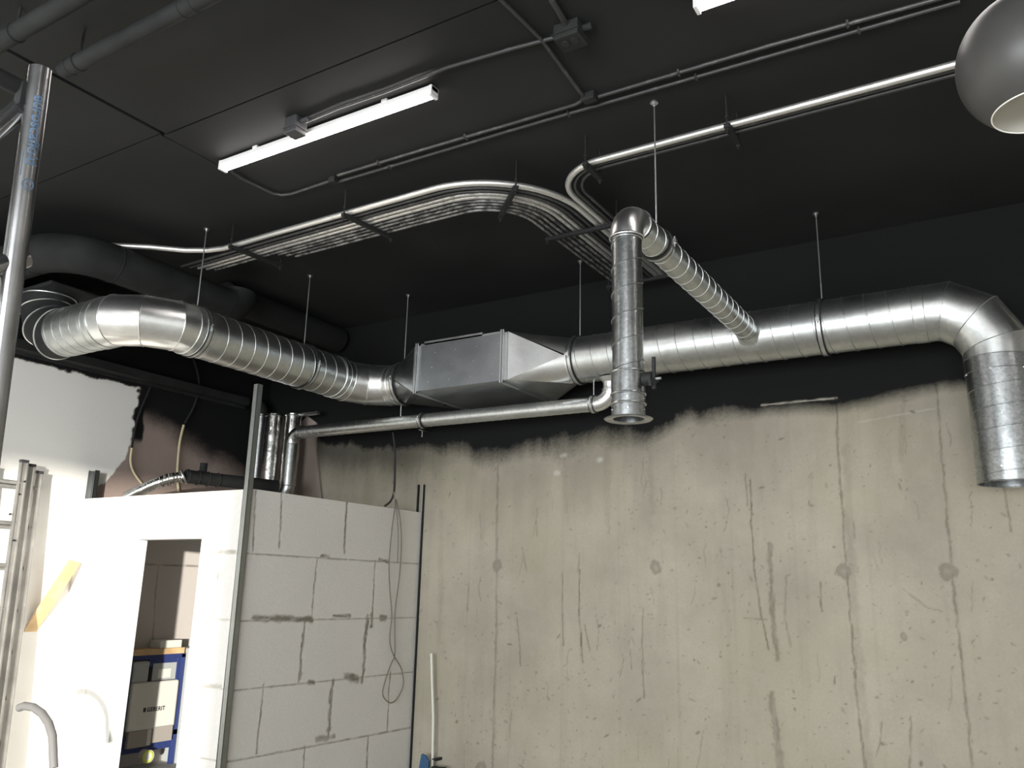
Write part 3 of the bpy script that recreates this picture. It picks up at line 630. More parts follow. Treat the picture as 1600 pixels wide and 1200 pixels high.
# foil-wrapped pipes
for i, (px, w_, r_, y_, mt, lab) in enumerate([(409, 0, .06, 6.36, GALVD, 'dull silver vertical pipe with elbow beside the steel stud, leftmost of the pipe cluster'), (429, 0, .088, 6.27, FOIL, 'crinkled foil wrapped vertical pipe in the middle of the pipe cluster'), (459, 0, .088, 6.36, FOIL, 'foil wrapped vertical pipe behind the elbow of the thin duct')]):
    tp = at(px, 648, 'Y', y_); 
    t_ = thing('insulated_pipe', lab, 'pipe', (tp.x, tp.y, 2.2), 'foil wrapped riser pipes')
    P_ = [(tp.x, tp.y, 2.2+(tp.z-2.2)*k/30) for k in range(31)]
    b = MB(); b.tube(P_, [r_*(1+random.uniform(-.03, .03)*(mt is FOIL)) for k in P_], 32, cap=True); b.build('pipe_body', mt, t_, angle=50)
    b = MB(); b.ring((tp.x, tp.y, tp.z-.02), (0, 0, 1), r_+.001, .006, 32); b.bar((tp.x+r_*.3, tp.y-r_, 2.2), (tp.x+r_*.3, tp.y-r_, tp.z), .006, .012, (1, 0, 0)); b.build('foil_seam', mt, t_)
    if i == 0:
        b = MB(); b.tube(arc((tp.x-.12, tp.y, tp.z), (tp.x, tp.y, tp.z), (tp.x-.12, tp.y, tp.z+.12), 10), r_+.01, 28, cap=True); b.build('top_elbow', BLACKG, t_)
p1 = at(472, 648, 'Y', 6.4); p2 = at(498, 645, 'Y', 6.4)
b = MB(); b.bar(p1, p2, .05, .03); tag(b.build('metal_bracket', STEEL, smooth=False), 'small pale metal bracket beside the top of the foil pipes', 'bracket')

# ------------------------------------------------------------------ hangers
def hanger(x, y, ztop, c, ax, r, lab, grp='threaded rod duct hangers', side=1):
    t_ = thing('duct_hanger', lab, 'duct hanger', (x, y, ztop), grp)
    c = Vector(c); ax = Vector(ax)
    b = MB(); b.tube([(x, y, ztop), (x, y, c.z+r)], .0048, 8); b.build('threaded_rod', STEEL, t_)
    if ztop > 4.3:
        b = MB(); b.disc((x, y, ztop-.004), (0, 0, 1), .024, .008, 16); b.disc((x, y, ztop-.015), (0, 0, 1), .010, .02, 6); b.build('ceiling_plate', STEEL, t_)
    b = MB(); b.lathe(c, [(r+.002, -.013), (r+.010, -.013), (r+.010, .013), (r+.002, .013)], ax, 56); b.build('clamp_ring', STEEL, t_)
    b = MB(); b.ring(c-ax*.017, ax, r+.006, .0055, 56); b.ring(c+ax*.017, ax, r+.006, .0055, 56); b.build('rubber_lining', DARKRUB, t_)
    s_ = ax.cross(Vector((0, 0, 1)))*side
    b = MB(); q_ = c+s_*(r+.018)+Vector((0, 0, .0)); b.box(tuple(q_-Vector((.012, .012, .012))), tuple(q_+Vector((.012, .012, .012)))); b.tube([q_-Vector((0, 0, .03)), q_+Vector((0, 0, .03))], .005, 8); b.build('clamp_bolt', GALVB, t_)
hanger(XS2, 4.02, ZC, (XS2, 4.02, Z1), (0, 1, 0), DR+.004, 'duct hanger at the bend of the big duct, leftmost of the rods')
hanger(XS2, 5.19, ZC, (XS2, 5.19, Z1), (0, 1, 0), DR+.004, 'duct hanger halfway along the duct run receding to the silencer')
hanger(-4.965, 6.04, ZC, (-4.965, DY, DZc), (1, 0, 0), DR+.006, 'duct hanger at the left end of the silencer')
hanger(-3.08, DY, ZC, (-3.085, DY, DZc), (1, 0, 0), DR+.004, 'duct hanger at the right end of the silencer')
hanger(-1.105, DY, ZC, (-1.105, DY, DZc), (1, 0, 0), DR+.004, 'duct hanger on the big duct right of the branch joint')
hanger(BXx, 4.10, ZC, (BXx, 4.10, 3.577), (0, 1, 0), BR+.003, 'longest duct hanger, holding the small branch duct by its elbow')
hanger(-4.99, DY, DZc-DR, (-4.72, DY, CZ+.003), (1, 0, 0), CR+.002, 'small clamp hanger on the thin duct below the silencer', 'thin duct clamps')
hanger(-2.95, DY, DZc-DR, (-2.95, DY, CZ-.008), (1, 0, 0), CR+.003, 'small clamp hanger on the thin duct at its right elbow', 'thin duct clamps')
p = at(660, 672, 'Y', YB-.12)
b = MB(); b.tube([at(655, 671, 'Y', YB-.12), at(661, 673, 'Y', YB-.12)], .008, 10); b.tube([p, p-Vector((0, 0, .07))], .005, 8); b.tube([p, p+Vector((0, .12, 0))], .005, 8); tag(b.build('wall_hook', STEEL), 'tiny metal hook on the wall just below the thin duct', 'hook')
p = at(1008, 642, 'Y', YB); a_ = at(937, 640, 'Y', 6.1); c_ = at(925, 643, 'Y', 6.3)

# ------------------------------------------------------------------ black painted ducts at the left
bk = thing('black_duct', 'large black painted round duct curving under the ceiling at the left', 'duct', (-6.2, 3.6, 4.15))
BZ = 4.14
b = MB(); b.tube([(-7.36, 3.22, BZ)]+arc((-6.40, 3.60, BZ), (-6.40, 3.22, BZ), (-6.02, 3.60, BZ), 14)+[(-6.02, 4.72, BZ)], .152, 48)
for c_, ax in (((-6.40, 3.22, BZ), (1, 0, 0)), ((-6.02, 3.62, BZ), (0, 1, 0))): b.ring(c_, ax, .153, .004, 48)
b.build('bent_section', BLACKG, bk, angle=30)
b = MB(); b.tube(arc((-6.02-.0, 4.72, BZ+.16), (-6.02, 4.72, BZ), (-6.02, 4.88, BZ+.16), 8), .155, 40, cap=True); b.build('end_elbow', BLACKG, bk, angle=30)
b = MB(); b.tube([(-6.28, 4.90, 4.325), (-6.3, 6.50, 4.325)], .135, 40); b.ring((-6.28, 4.92, 4.325), (0, 1, 0), .137, .012, 40); tag(b.build('black_duct', BLACK), 'black duct hugging the ceiling above the receding silver duct', 'duct')
b = MB(); b.box((-7.36, 3.36, 3.955), (-6.40, 4.15, 3.985)); tag(b.build('plenum_box', BLACKG, smooth=False, bevel=.01), 'flat black plenum box where the silver duct rises at the far left', 'plenum box')
b = MB(); b.box((XL+.003, 2.5, 3.58), (XL+.05, 6.2, 3.60)); b.box((XL+.003, 2.5, 3.60), (XL+.16, 6.15, 3.68)); tag(b.build('cable_tray', BLACKG, smooth=False), 'black tray fixed along the left wall above the white plaster', 'cable tray')

# pipes at the top left
for (y_, z_, r_, xa, xb, lab) in [(2.02, 4.275, .042, -4.07, -1.4, 'longer black ceiling pipe at the top left, nearer the lit tube lamp'), (1.76, 4.33, .045, -5.2, -1.2, 'black ceiling pipe in the top left corner of the photo')]:
    t_ = thing('ceiling_pipe', lab, 'pipe', (-3, y_, z_), 'black ceiling pipes')
    b = MB(); b.tube([(xa, y_, z_), (xb, y_, z_)], r_, 32); b.build('pipe_body', BLACKG, t_)
    for x_ in ((-4.0, -3.02, -3.10) if y_ > 1.9 else (-4.05, -3.2)): b = MB(); b.ring((x_, y_, z_), (1, 0, 0), r_, .003, 32); b.build('joint_ring', BLACK, t_)
    b = MB(); xh = -3.93 if y_ > 1.9 else -4.06; b.tube([(xh, y_, ZC), (xh, y_, z_+r_)], .008, 8); b.ring((xh, y_, z_), (1, 0, 0), r_+.002, .005, 32); b.build('pipe_hanger', BLACK, t_)

# ------------------------------------------------------------------ conduit bundle
ZK = 4.315; names = ['outermost', 'second', 'third', 'fourth', 'fifth', 'sixth', 'seventh', 'eighth', 'innermost']
cc = Vector((-3.22, 4.85, ZK))
for k in range(9):
    R_ = .75-.0475*k; r_ = .022 if k == 0 else (.0165 if k in (3, 4) else .0115); dz = -.022+r_
    y0 = cc.y-R_; x0 = cc.x+R_
    pts = [] 
    if k == 0:
        pts = [at(165, 383, 'Z', ZK), at(235, 386, 'Z', ZK), at(290, 391, 'Z', ZK), at(325, 391, 'Z', ZK), at(350, 388, 'Z', ZK)]
        pts.append(Vector((-4.7, y0+.0, ZK)))
    elif k < 6: pts = [Vector((-6.0+.05*k, y0+.04, ZK+dz)), Vector((-5.0, y0+.02, ZK+dz))]
    else: pts = [Vector((-5.3+.05*k, y0+.01, ZK+dz))]
    pts += [Vector((cc.x-.5, y0, ZK+dz))]
    pts += [Vector((cc.x+R_*sin(t*pi/40), cc.y-R_*cos(t*pi/40), ZK+dz)) for t in range(21)]
    pts += [Vector((x0, 6.30+.02*(k % 3), ZK+dz))]
    b = MB(); b.tube(pts, r_, 12)
    nm = names[k]
    tag(b.build('steel_conduit', CONDB if k == 0 else (COND if k in (3, 4) else (CONDK if k in (1, 2) else COND2)), angle=40),
        ('bright ' if k == 0 else '')+nm+' conduit of the wide curved bundle under the black ceiling', 'conduit', 'conduits of the curved bundle')
for k, nm in enumerate(['outer bright', 'middle', 'inner']):
    c2 = Vector((-2.046, 4.66, ZK)); R_ = .37-.046*k; r_ = .021 if k == 0 else .011
    pts = [Vector((.9, c2.y-R_, ZK))]+[Vector((c2.x-R_*sin(t*pi/32), c2.y-R_*cos(t*pi/32), ZK)) for t in range(17)]+[Vector((c2.x-R_, 6.31, ZK))]
    b = MB(); b.tube(pts, r_, 12)
    tag(b.build('steel_conduit', CONDB if k == 0 else CONDK, angle=40), nm+' conduit of the hooked set running off to the right', 'conduit', 'conduits of the hooked set')
def rail(p, q, lab, rods=True):
    p = Vector(p); q = Vector(q); t_ = thing('strut_rail', lab, 'support rail', tuple((p+q)/2), 'black strut rails carrying conduits')
    b = MB(); b.bar(p, q, .03, .022); b.bar(p+Vector((0, 0, .012)), q+Vector((0, 0, .012)), .036, .004); b.build('rail', BLACK, t_, smooth=False)
    d = (q-p).normalized()
    for e in (p+d*.015, q-d*.015):
        b = MB(); b.tube([e+Vector((0, 0, -.04)), Vector((e.x, e.y, ZC))], .005, 8); b.disc(e+Vector((0, 0, -.018)), (0, 0, 1), .014, .012, 6); b.disc(e+Vector((0, 0, .06)), (0, 0, 1), .012, .012, 6); b.build('rod', BLACK, t_)
zr = ZK-.040
rail((-3.97, 4.04, zr), (-3.92, 4.54, zr), 'black strut rail across the straight left part of the conduit bundle')
rail((-5.17, 4.04, zr), (-5.12, 4.55, zr), 'black strut rail near the left end of the conduit bundle')
s2 = sqrt(.5); rail((cc.x+.80*s2, cc.y-.80*s2, zr), (cc.x+.31*s2, cc.y-.31*s2, zr), 'black strut rail set diagonally on the curve of the conduit bundle')
rail((-2.90, 5.13, zr), (-2.30, 5.13, zr), 'black strut rail behind the vertical branch duct elbow')
rail((-2.92, 6.27, zr), (-2.30, 6.27, zr), 'black strut rail where the conduits end by the back wall')
rail((-2.12, 4.22, zr), (-2.12, 4.46, zr), 'short black strut rail at the hooked bend of conduits')
rail((-1.22, 4.22, zr), (-1.22, 4.46, zr), 'short black strut rail on the straight conduit at the right')

# ------------------------------------------------------------------ conduits fixed to the ceiling
def ccond(pts, lab, mt=CONDK, r_=.011):
    P_ = [at(*p, 'Z', ZC-.02) for p in pts]; b = MB(); b.tube(P_, r_, 10)
    for a_, c_ in zip(P_[:-1], P_[1:]):
        L_ = (c_-a_).length; n = int(L_/.55); d = (c_-a_).normalized()
        for i in range(n): 
            m_ = a_+d*(i+.5)*L_/n; b.bar(m_-d*.006, m_+d*.006, r_*3.2, r_*2.4)
    return tag(b.build('ceiling_conduit', mt, angle=40), lab, 'conduit', 'conduits clipped to the ceiling')
ccond([(800, 203), (1200, 88), (1500, 2)][::-1]+[(700, 233), (525, 285)], 'lower black conduit of the long pair clipped to the ceiling')
ccond([(1560, -28), (1460, 0), (1200, 72), (935, 151)], 'upper black conduit of the pair, right of the small elbow box')
ccond([(528, 274), (660, 234), (800, 193), (900, 163), (908, 158), (912, 150), (906, 143), (845, 60), (783, 0), (740, -45)], 'black ceiling conduit turning from the pair towards the top edge of the photo')
ccond([(862, 0), (886, 40)], 'short thick black conduit above the socket box', r_=.016)
p = None
ccond([(868, 58), (800, 76), (700, 105), (600, 144), (530, 168), (478, 190)], 'black conduit between the socket box and the lamp junction box')
ccond([(515, 283), (455, 303), (440, 305), (425, 302), (380, 280), (362, 268)], 'thin black conduit curving from the pair to the left end of the lamp')
p = at(521, 281, 'Z', ZC-.02); b = MB(); b.box((p.x-.03, p.y-.025, ZC-.045), (p.x+.03, p.y+.025, ZC)); tag(b.build('junction_box', BLACKG, smooth=False, bevel=.005), 'tiny black box at the left end of the ceiling conduit pair', 'junction box')
p = at(921, 151, 'Z', ZC-.02); b = MB(); b.box((p.x-.04, p.y-.03, ZC-.05), (p.x+.04, p.y+.03, ZC)); tag(b.build('junction_box', BLACK, smooth=False, bevel=.008), 'small black elbow box where the ceiling conduits branch', 'junction box')
def jbox(px, py, sx, sy, sz, lab, mt, holes):
    p = at(px, py, 'Z', ZC-.1); t_ = thing('junction_box', lab, 'junction box', (p.x, p.y, ZC-sz))
    b = MB(); b.box((p.x-sx/2, p.y-sy/2, ZC-sz), (p.x+sx/2, p.y+sy/2, ZC)); b.build('box_body', mt, t_, smooth=False, bevel=.008)
    b = MB(); b.box((p.x-sx/2-.006, p.y-sy/2-.006, ZC-sz*.72), (p.x+sx/2+.006, p.y+sy/2+.006, ZC-sz*.66)); b.build('lid_seam', mt, t_, smooth=False)
    b = MB(); b.tube([(p.x+sx/2, p.y, ZC-.03), (p.x+sx/2+.05, p.y, ZC-.03)], .018, 12); b.tube([(p.x, p.y+sy/2, ZC-.05), (p.x, p.y+sy/2+.03, ZC-.05)], .02, 12); b.build('cable_gland', mt, t_)
    if holes:
        for dx in (-.027, .027):
            b = MB(); b.disc((p.x+dx, p.y-.01, ZC-sz-.001), (0, 0, 1), .022, .008, 20); b.build('knockout_hole', DARKRUB, t_)
jbox(461, 209, .10, .10, .11, 'grey junction box above the middle of the lit tube lamp', GREYBOX, False)
jbox(892, 70, .14, .13, .09, 'black ceiling box with two round holes in its underside', BLACKG, True)

# ------------------------------------------------------------------ lamps
def batten(xa, xb, y_, lab):
    t_ = thing('tube_lamp', lab, 'tube lamp', ((xa+xb)/2, y_, 4.36), 'lit tube lamps')
    z0 = 4.40
    b = MB(); b.box((xa, y_-.032, z0+.028), (xb, y_+.032, z0+.062)); b.build('housing', HOUSING, t_, smooth=False, bevel=.004)
    b = MB(); n = 10; pr = [(y_-.033, z0+.03)]+[(y_-.033*cos(pi*i/n), z0+.022-.022*sin(pi*i/n)) for i in range(n+1)]+[(y_+.033, z0+.03)]
    b.prism([(xa+.02, a_, c_) for a_, c_ in pr], (xb-xa-.04, 0, 0)); b.build('diffuser', TUBE, t_, angle=40)
    for x_ in (xa, xb-.02): b = MB(); b.box((x_, y_-.034, z0-.002), (x_+.02, y_+.034, z0+.063)); b.build('end_cap', HOUSING, t_, smooth=False, bevel=.003)
    for x_ in (xa+.35, xb-.35):
        b = MB(); b.box((x_-.02, y_-.036, z0+.06), (x_+.02, y_+.036, ZC)); b.build('mounting_clip', HOUSING, t_, smooth=False)
ya = at(343, 261, 'Z', 4.42); yb = at(683, 149, 'Z', 4.42)
batten(ya.x, yb.x, (ya.y+yb.y)/2+.0, 'lit tube lamp fully in view under the black ceiling')
xc = at(1086, 12, 'Z', 4.42)
batten(xc.x, xc.x+1.78, xc.y, 'lit tube lamp cut off by the top edge of the photo')
for xx, yy, lb in ((xc.x+3.2, 3.3, 'lit tube lamp far right of the view'), (-6.2, .35, 'lit tube lamp behind the photographer, left'), (-1.2, -.6, 'lit tube lamp straight above the photographer'), (2.0, -.6, 'lit tube lamp behind the photographer, right')): batten(xx, xx+1.78, yy, lb)

LC = Vector((.175, 2.79, 3.335)); LR = .222
la = thing('pendant_lamp', 'dark grey round pendant lamp with pale inside, cut by the right edge', 'pendant lamp', tuple(LC))
t0_ = radians(142)
prof = [(max(.0001, LR*sin(t0_*i/40)), LR*cos(t0_*i/40)) for i in range(41)]
b = MB(); b.lathe(LC, prof, (0, 0, 1), 72); b.build('shade', SHADE, la, angle=60)
b = MB(); b.lathe(LC, [(max(.0001, (LR-.004)*sin(t0_*i/40)), (LR-.004)*cos(t0_*i/40)) for i in range(41)], (0, 0, 1), 72); b.ring(LC+Vector((0, 0, LR*cos(t0_))), (0, 0, 1), (LR-.002)*sin(t0_), .0025, 72, 6); b.build('shade_inside', SHADEIN, la, angle=60)
b = MB(); b.tube([LC+Vector((0, 0, LR-.01)), (LC.x, LC.y, ZC)], .004, 8); b.build('cord', DARKRUB, la)
b = MB(); b.disc((LC.x, LC.y, ZC-.012), (0, 0, 1), .05, .024, 24); b.build('ceiling_rose', SHADE, la)
b = MB(); b.lathe(LC+Vector((0, 0, .02)), [(.02, LR-.03), (.022, .1), (.0001, .09)], (0, 0, 1), 20); b.build('lamp_socket', DARKRUB, la)

# ------------------------------------------------------------------ scaffold tower at the left edge
P0 = Vector((-1.957, .917, 2.899)); P1 = Vector((-1.957, .917, 2.899))+(Vector((-1.994, .958, 2.333))-P0)*(2.899/.566)
sc = thing('scaffold_frame', 'aluminium scaffold upright with brace and printed lettering at the left edge', 'scaffold', (P1.x, P1.y, 0))
SR = .0254
b = MB(); b.tube([P0, P1], SR, 40); b.ring(P0-(P0-P1).normalized()*.004, P0-P1, SR-.004, .004, 40); b.build('upright', ALU, sc)
up = (P0-P1).normalized()
l0 = P0-up*.075; l1 = l0+Vector((0, -1.3, .0))
l0 = at(44, 142, 'X', P0.x-.03)
b = MB(); b.tube([Vector((P0.x-.035, P0.y-.02, l0.z)), Vector((P0.x-.035, P0.y-1.4, l0.z+.0))], .021, 24); b.build('ledger', BLACKG, sc)
a0 = at(44, 160, 'X', P0.x-.04); a1 = at(-40, 232, 'X', P0.x-.04)
b = MB(); b.tube([a0, a0+(a1-a0)*6], .024, 24); b.build('diagonal_brace', ALU, sc)
b = MB(); hk = at(38, 150, 'X', P0.x-.02); b.bar(hk+Vector((0, 0, .03)), hk-Vector((0, 0, .03)), .03, .03); b.bar(hk-Vector((0, .0, .03)), hk-Vector((0, -.02, .045)), .02, .03); b.build('brace_claw', DARKRUB, sc)
a2 = at(-6, 420, 'X', P0.x-.04)
b = MB(); b.tube([a2+Vector((0, .06, .05)), a2+Vector((0, -1, -.75))], .024, 24); b.build('diagonal_brace', ALU, sc)
# lettering wrapped on the tube, reading downwards
view = (Vector((0, 0, H))-P0); view -= up*view.dot(up); view.normalize(); side = view.cross(up).normalized()
def wrap_text(txt, size, s0, off, name, parent, mat):
    cu = bpy.data.curves.new(name, 'FONT'); cu.body = txt; cu.size = size; cu.offset = .0008
    ob = bpy.data.objects.new(name, cu); C.objects.link(ob); dg = bpy.context.evaluated_depsgraph_get(); dg.update()
    me = bpy.data.meshes.new_from_object(ob.evaluated_get(dg)); bpy.data.objects.remove(ob); 
    bm = bmesh.new(); bm.from_mesh(me); bmesh.ops.subdivide_edges(bm, edges=[e for e in bm.edges if e.calc_length() > .004], cuts=2); bm.to_mesh(me); bm.free()
    for v in me.vertices:
        s_, h_ = v.co.x+s0, v.co.y+off; th = h_/SR
        c_ = P0-up*s_; v.co = c_+(view*cos(th)+(-side)*(-sin(th)) if False else view*cos(th)+RIGHT*sin(th))*(SR+.0006)
    me.materials.append(mat); o = bpy.data.objects.new(name, me); C.objects.link(o); o.parent = parent; o.matrix_parent_inverse = Matrix.Translation(-parent.location); return o
RIGHT = up.cross(view).normalized()
if RIGHT.dot(_R) < 0: RIGHT = -RIGHT
wrap_text('euroscaffold', .036, .078, -.004, 'lettering', sc, TXTB)
b = MB(); 
def onp(s_, h_): th = h_/SR; return P0-up*s_+(view*cos(th)+RIGHT*sin(th))*(SR+.0004)
ctr = .305
b.tube([onp(ctr+.013*cos(t*pi/12), .006+.013*sin(t*pi/12)) for t in range(25)], .0014, 5, cap=False)
b.tube([onp(ctr+.005*cos(t*pi/6), .006+.005*sin(t*pi/6)) for t in range(13)], .0014, 5, cap=False)
ov = [(ctr-.035, .022), (ctr-.01, .024), (ctr+.012, .022)]
b.tube([onp(.285, -.012)]+[onp(.262+.022*(1-cos(t)), .006-.0) for t in ()]+[onp(.22, -.012)], .0008, 5); b.build('round_logo', TXTB, sc)

# ------------------------------------------------------------------ ladder on the left wall
ld = thing('aluminium_ladder', 'multi-section aluminium ladder leaning on the white wall at the left edge', 'ladder', (-7.1, 3.4, 0))
ys = 3.99
def lean(z): return XL+.10+(2.62-z)*.055
for s_, (dx, dy, zt) in enumerate([(0, .0, 2.575), (.05, -.10, 2.62), (.10, -.19, 2.64)]):
    for e, yy in ((1, ys+dy), (0, ys+dy-.42+.0)):
        b = MB(); b.bar((lean(0)+dx, yy, .01), (lean(zt)+dx, yy, zt), .062, .022, (1, 0, 0)); b.bar((lean(0)+dx+.014, yy+.026, .01), (lean(zt)+dx+.014, yy+.026, zt), .010, .016, (1, 0, 0)); b.bar((lean(0)+dx+.014, yy-.026, .01), (lean(zt)+dx+.014, yy-.026, zt), .010, .016, (1, 0, 0)); b.build('stile', ALUW, ld, smooth=False)
        b = MB(); b.box((lean(zt)+dx-.014, yy-.033, zt-.012), (lean(zt)+dx+.024, yy+.033, zt+.012)); b.build('end_cap', DARKRUB if s_ == 1 else GREYBOX, ld, smooth=False)
for i, z in enumerate([.4, .735, 1.09, 1.417, 1.76, 2.10, 2.437]):
    for s_, (dx, dy) in enumerate([(0, .0), (.05, -.10), (.10, -.19)]):
        if s_ == 1: continue
        b = MB(); b.tube([(lean(z)+dx, ys+dy-.42, z+.01*s_), (lean(z)+dx, ys+dy, z+.01*s_)], .015, 12); b.build('rung', ALUW, ld)
b = MB(); 
for z, dy in ((2.47, 0), (2.36, -.03), (2.19, -.08), (1.98, -.02)): b = MB(); b.disc((lean(z)+.115, ys-.17+dy, z), (1, 0, 0), .008, .02, 10); b.build('rivet', DARKRUB, ld)

# timber board, hose
p0 = at(114, 877, 'Y', YW-.10); p1 = at(28, 1012, 'Y', YW-.16)
p0.x = max(p0.x, XL+.18)
b = MB(); b.bar(p0, at(44, 990, 'Y', YW-.30)*1.0, .02, .11, (0, 1, 0)); 
w_ = tag(b.build('timber_board', WOOD, smooth=False, bevel=.003), 'pale pine board slanting beside the ladder at the cubicle corner', 'board')
P_ = [at(*q, 'Y', 3.6) for q in [(30, 1106), (38, 1103), (52, 1105), (66, 1115), (76, 1130), (82, 1150), (84, 1200)]]
b = MB(); b.tube(P_, .028, 20); tag(b.build('grey_hose', GREYHOSE, angle=40), 'thick grey hose bent in an arc at the lower left corner', 'hose')
P_b = P_[-1]; b = MB()

# ------------------------------------------------------------------ wc frame seen through the doorway
XF = -7.2
cf = thing('toilet_frame', 'blue steel toilet frame with a white cistern inside the doorway', 'toilet frame', (XF, 5.3, 0))
b = MB()
b.box((XF-.02, 5.03, 0), (XF+.02, 5.075, 1.00)); b.box((XF-.02, 5.60, 0), (XF+.02, 5.645, 1.00)); b.box((XF-.02, 5.03, .965), (XF+.02, 5.645, 1.005)); b.box((XF-.02, 5.03, .26), (XF+.02, 5.645, .31)); b.box((XF-.01, 5.56, .74), (XF+.015, 5.60, .97)); b.box((XF-.01, 5.25, .90), (XF+.01, 5.60, .97))
b.box((XF-.03, 5.0, .60), (XF+.03, 5.03, .66)); b.box((XF-.02, 5.03, .15), (XF+.01, 5.645, .27))
b.build('blue_frame', BLUE, cf, smooth=False, bevel=.003)
b = MB(); b.box((XF-.06, 5.09, .34), (XF+.045, 5.59, .765)); o_ = b.build('cistern', CIST, cf, smooth=False, bevel=.02)
b = MB(); b.box((XF-.05, 5.09, .76), (XF+.02, 5.26, .955)); b.build('cistern_cover', LGREY, cf, smooth=False, bevel=.02)
b = MB(); b.box((XF-.03, 5.30, .77), (XF+.012, 5.56, .925)); b.build('inspection_panel', LGREY, cf, smooth=False, bevel=.003)
b = MB(); b.box((XF-.03, 5.27, .765), (XF+.008, 5.30, .95)); b.box((XF-.02, 5.30, .765), (XF+.008, 5.57, .78)); b.build('panel_frame', DARKRUB, cf, smooth=False)
b = MB(); b.box((XF+.013, 5.36, .79), (XF+.016, 5.50, .87)); b.build('paper_label', CIST, cf, smooth=False)
b = MB(); b.box((XF+.0, 5.10, .20), (XF+.05, 5.30, .345)); b.box((XF+.0, 5.36, .22), (XF+.05, 5.57, .36)); b.build('insulation_piece', CARD, cf, smooth=False, bevel=.006)
b = MB(); b.box((XF+.0, 5.30, .20), (XF+.03, 5.36, .37)); b.build('flush_pipe', CIST, cf, smooth=False, bevel=.01)
b = MB(); b.disc((XF+.06, 5.30, .12), (1, 0, 0), .055, .09, 24); b.build('pipe_socket', CIST, cf)
b = MB(); b.ring((XF+.10, 5.29, .12), (1, 0, 0), .045, .012, 24); b.build('sealing_ring', YEL, cf)
cu = bpy.data.curves.new('lettering', 'FONT'); cu.body = '\u25a0 GEBERIT'.replace('\u25a0 ', ''); cu.size = .052; cu.extrude = .001; cu.offset = .0012; cu.space_character = 1.12
ob = bpy.data.objects.new('tmp', cu); C.objects.link(ob); dg = bpy.context.evaluated_depsgraph_get(); dg.update(); me = bpy.data.meshes.new_from_object(ob.evaluated_get(dg)); bpy.data.objects.remove(ob)
wd = max(v.co.x for v in me.vertices)
for v in me.vertices: x, y, z = v.co; v.co = (XF+.0465+z, 5.262+x*(.195/wd), .503+y)
me.materials.append(TXT); o_ = bpy.data.objects.new('lettering', me); C.objects.link(o_); o_.parent = cf; o_.matrix_parent_inverse = Matrix.Translation(-cf.location)
b = MB(); b.box((XF+.045, 5.225, .503), (XF+.048, 5.25, .54)); b.build('square_logo', TXT, cf, smooth=False)
b = MB(); b.box((XL+.01, 4.72, 1.005), (XF+.03, 5.62, 1.06)); tag(b.build('wooden_ledge', WOOD, smooth=False, bevel=.003), 'pale timber ledge on top of the toilet frame', 'ledge')
b = MB(); b.box((XL+.02, 5.36, 1.06), (XF-.0, 5.60, 1.13)); tag(b.build('white_offcut', CIST, smooth=False, bevel=.004), 'white block offcut lying on the timber ledge', 'offcut')
b = MB(); b.box((XL+.005, 5.655, 0), (XF+.06, 5.95, 1.05)); tag(b.build('boxing_panel', LGREY, smooth=False, bevel=.004), 'pale grey boxing panel right of the toilet frame', 'panel')

# ------------------------------------------------------------------ cables
def cable(pts, r_, mt, name, lab, cat='cable', sm=True):
    P_ = [Vector(p) for p in pts]; Q = []
    for i in range(len(P_)-1):
        a = P_[max(i-1, 0)]; b_ = P_[i]; c = P_[i+1]; d = P_[min(i+2, len(P_)-1)]
        for t in range(8):
            t /= 8; Q.append(.5*((2*b_)+(c-a)*t+(2*a-5*b_+4*c-d)*t*t+(3*b_-a-3*c+d)*t**3))
    Q.append(P_[-1]); b = MB(); b.tube(Q, r_, 8); return tag(b.build(name, mt, angle=60), lab, cat)
XC = XL+.04
t_ = thing('wall_conduit', 'ivory flexible conduit, painted black at the top, beside the white plaster edge', 'conduit', tuple(at(222, 755, 'X', XC)), 'flexible conduits on the left wall')
def tubepart(pts, r_, mt, name, par):
    P_ = [Vector(p) for p in pts]; Q = []
    for i in range(len(P_)-1):
        a = P_[max(i-1, 0)]; b_ = P_[i]; c = P_[i+1]; d = P_[min(i+2, len(P_)-1)]
        for t in range(8):
            t /= 8; Q.append(.5*((2*b_)+(c-a)*t+(2*a-5*b_+4*c-d)*t*t+(3*b_-a-3*c+d)*t**3))
    Q.append(P_[-1]); b = MB(); b.tube(Q, r_, 8); return b.build(name, mt, par, angle=60)
tubepart([at(*q, 'X', XC) for q in [(241, 590), (232, 612), (220, 640), (212, 665), (206, 700)]], .010, BLACKG, 'painted_length', t_)
tubepart([at(*q, 'X', XC) for q in [(206, 700), (204, 722), (210, 740), (225, 760)]], .011, YCABLE, 'bare_length', t_)
t_ = thing('wall_conduit', 'ivory flexible conduit, painted black at the top, rising behind the silver hose', 'conduit', tuple(at(277, 765, 'X', XC)), 'flexible conduits on the left wall')
tubepart([at(*q, 'X', XC) for q in [(302, 560), (308, 580), (311, 605), (303, 635), (288, 662)]], .012, BLACKG, 'painted_length', t_)
tubepart([at(*q, 'X', XC) for q in [(287, 664), (281, 690), (278, 720), (277, 745), (279, 768)]], .013, YCABLE, 'bare_length', t_)
XK = -5.055
cable([at(*q, 'Y', 6.12) for q in [(614, 676), (617, 700), (617, 730), (616, 765)]]+[at(611, 782, 'Y', 6.1), at(601, 791, 'Y', 6.05)], .010, DARKRUB, 'black_cable', 'thick black cable hanging from the thin duct to the cubicle top')
XK = -5.04
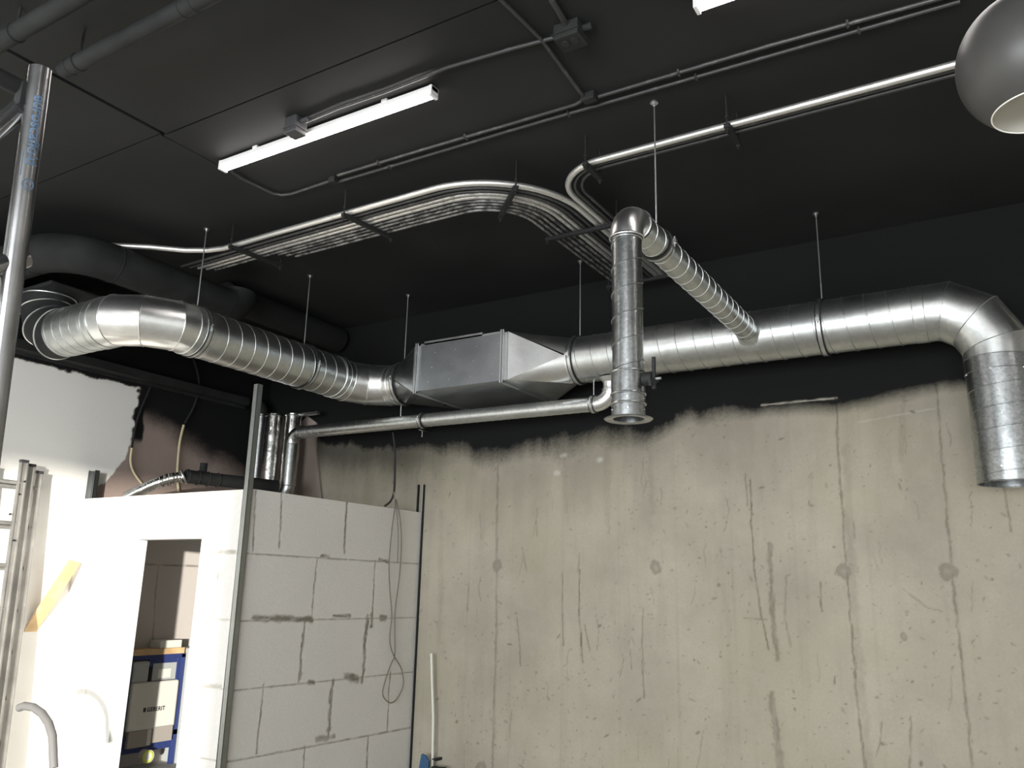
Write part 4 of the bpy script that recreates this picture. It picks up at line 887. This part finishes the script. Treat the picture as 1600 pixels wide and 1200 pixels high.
cable([at(615, 768, 'X', XK), at(617, 790, 'X', XK), at(612, 830, 'X', XK), at(608, 880, 'X', XK), at(609, 920, 'X', XK), at(612, 960, 'X', XK), at(609, 1000, 'X', XK), at(615, 1024, 'X', XK), at(627, 1045, 'X', XK), at(630, 1070, 'X', XK), at(620, 1092, 'X', XK), at(609, 1098, 'X', XK), at(598, 1085, 'X', XK), at(603, 1060, 'X', XK), at(612, 1035, 'X', XK), at(617, 1020, 'X', XK), at(617, 960, 'X', XK), at(624, 900, 'X', XK), at(627, 850, 'X', XK), at(625, 810, 'X', XK), at(619, 780, 'X', XK)], .0055, GCABLE, 'looped_cable', 'thin grey cable hanging in a long loop on the cubicle side wall')
cable([at(618, 780, 'X', XK), at(622, 830, 'X', XK), at(621, 880, 'X', XK)], .0045, GCABLE, 'looped_cable', 'short thin grey cable between the strands of the long loop')

b = MB(); P_ = [at(674, 1021, 'Y', 6.5), at(675, 1060, 'Y', 6.5), at(677, 1120, 'Y', 6.5), at(676, 1180, 'Y', 6.5)]; P_.append(Vector((P_[-1].x, 6.5, .0)))
t_ = thing('plastic_pipe', 'thin white plastic pipe standing against the concrete wall', 'pipe', (P_[-1].x, 6.5, 0))
b.tube(P_, .012, 14); b.build('pipe_body', PVC, t_)
b = MB(); p = at(678, 1186, 'Y', 6.5); b.ring(p, (0, 0, 1), .014, .005, 16); b.box((p.x+.01, p.y-.01, p.z-.012), (p.x+.035, YB, p.z+.008)); b.build('pipe_clip', DARKRUB, t_)
p = at(680, 1200, 'Y', 6.45); b = MB(); b.disc((p.x, p.y, p.z-.02), (0, 0, 1), .035, .06, 20); b.tube([(p.x, p.y, p.z), (p.x+.11, p.y, p.z+.01)], .012, 10); tag(b.build('pipe_valve', DARKRUB), 'black valve at the foot of the white plastic pipe', 'valve')
p0 = at(660, 1178, 'Y', 6.42)
b = MB(); b.prism([at(*q, 'Y', 6.42) for q in [(658, 1178), (664, 1181), (669, 1190), (666, 1230), (650, 1230), (655, 1195)]], (0, .03, 0)); t_ = tag(b.build('blue_wrapper', TAPE, smooth=False, bevel=.004), 'small blue plastic wrapper beside the white pipe at the bottom edge', 'wrapper')
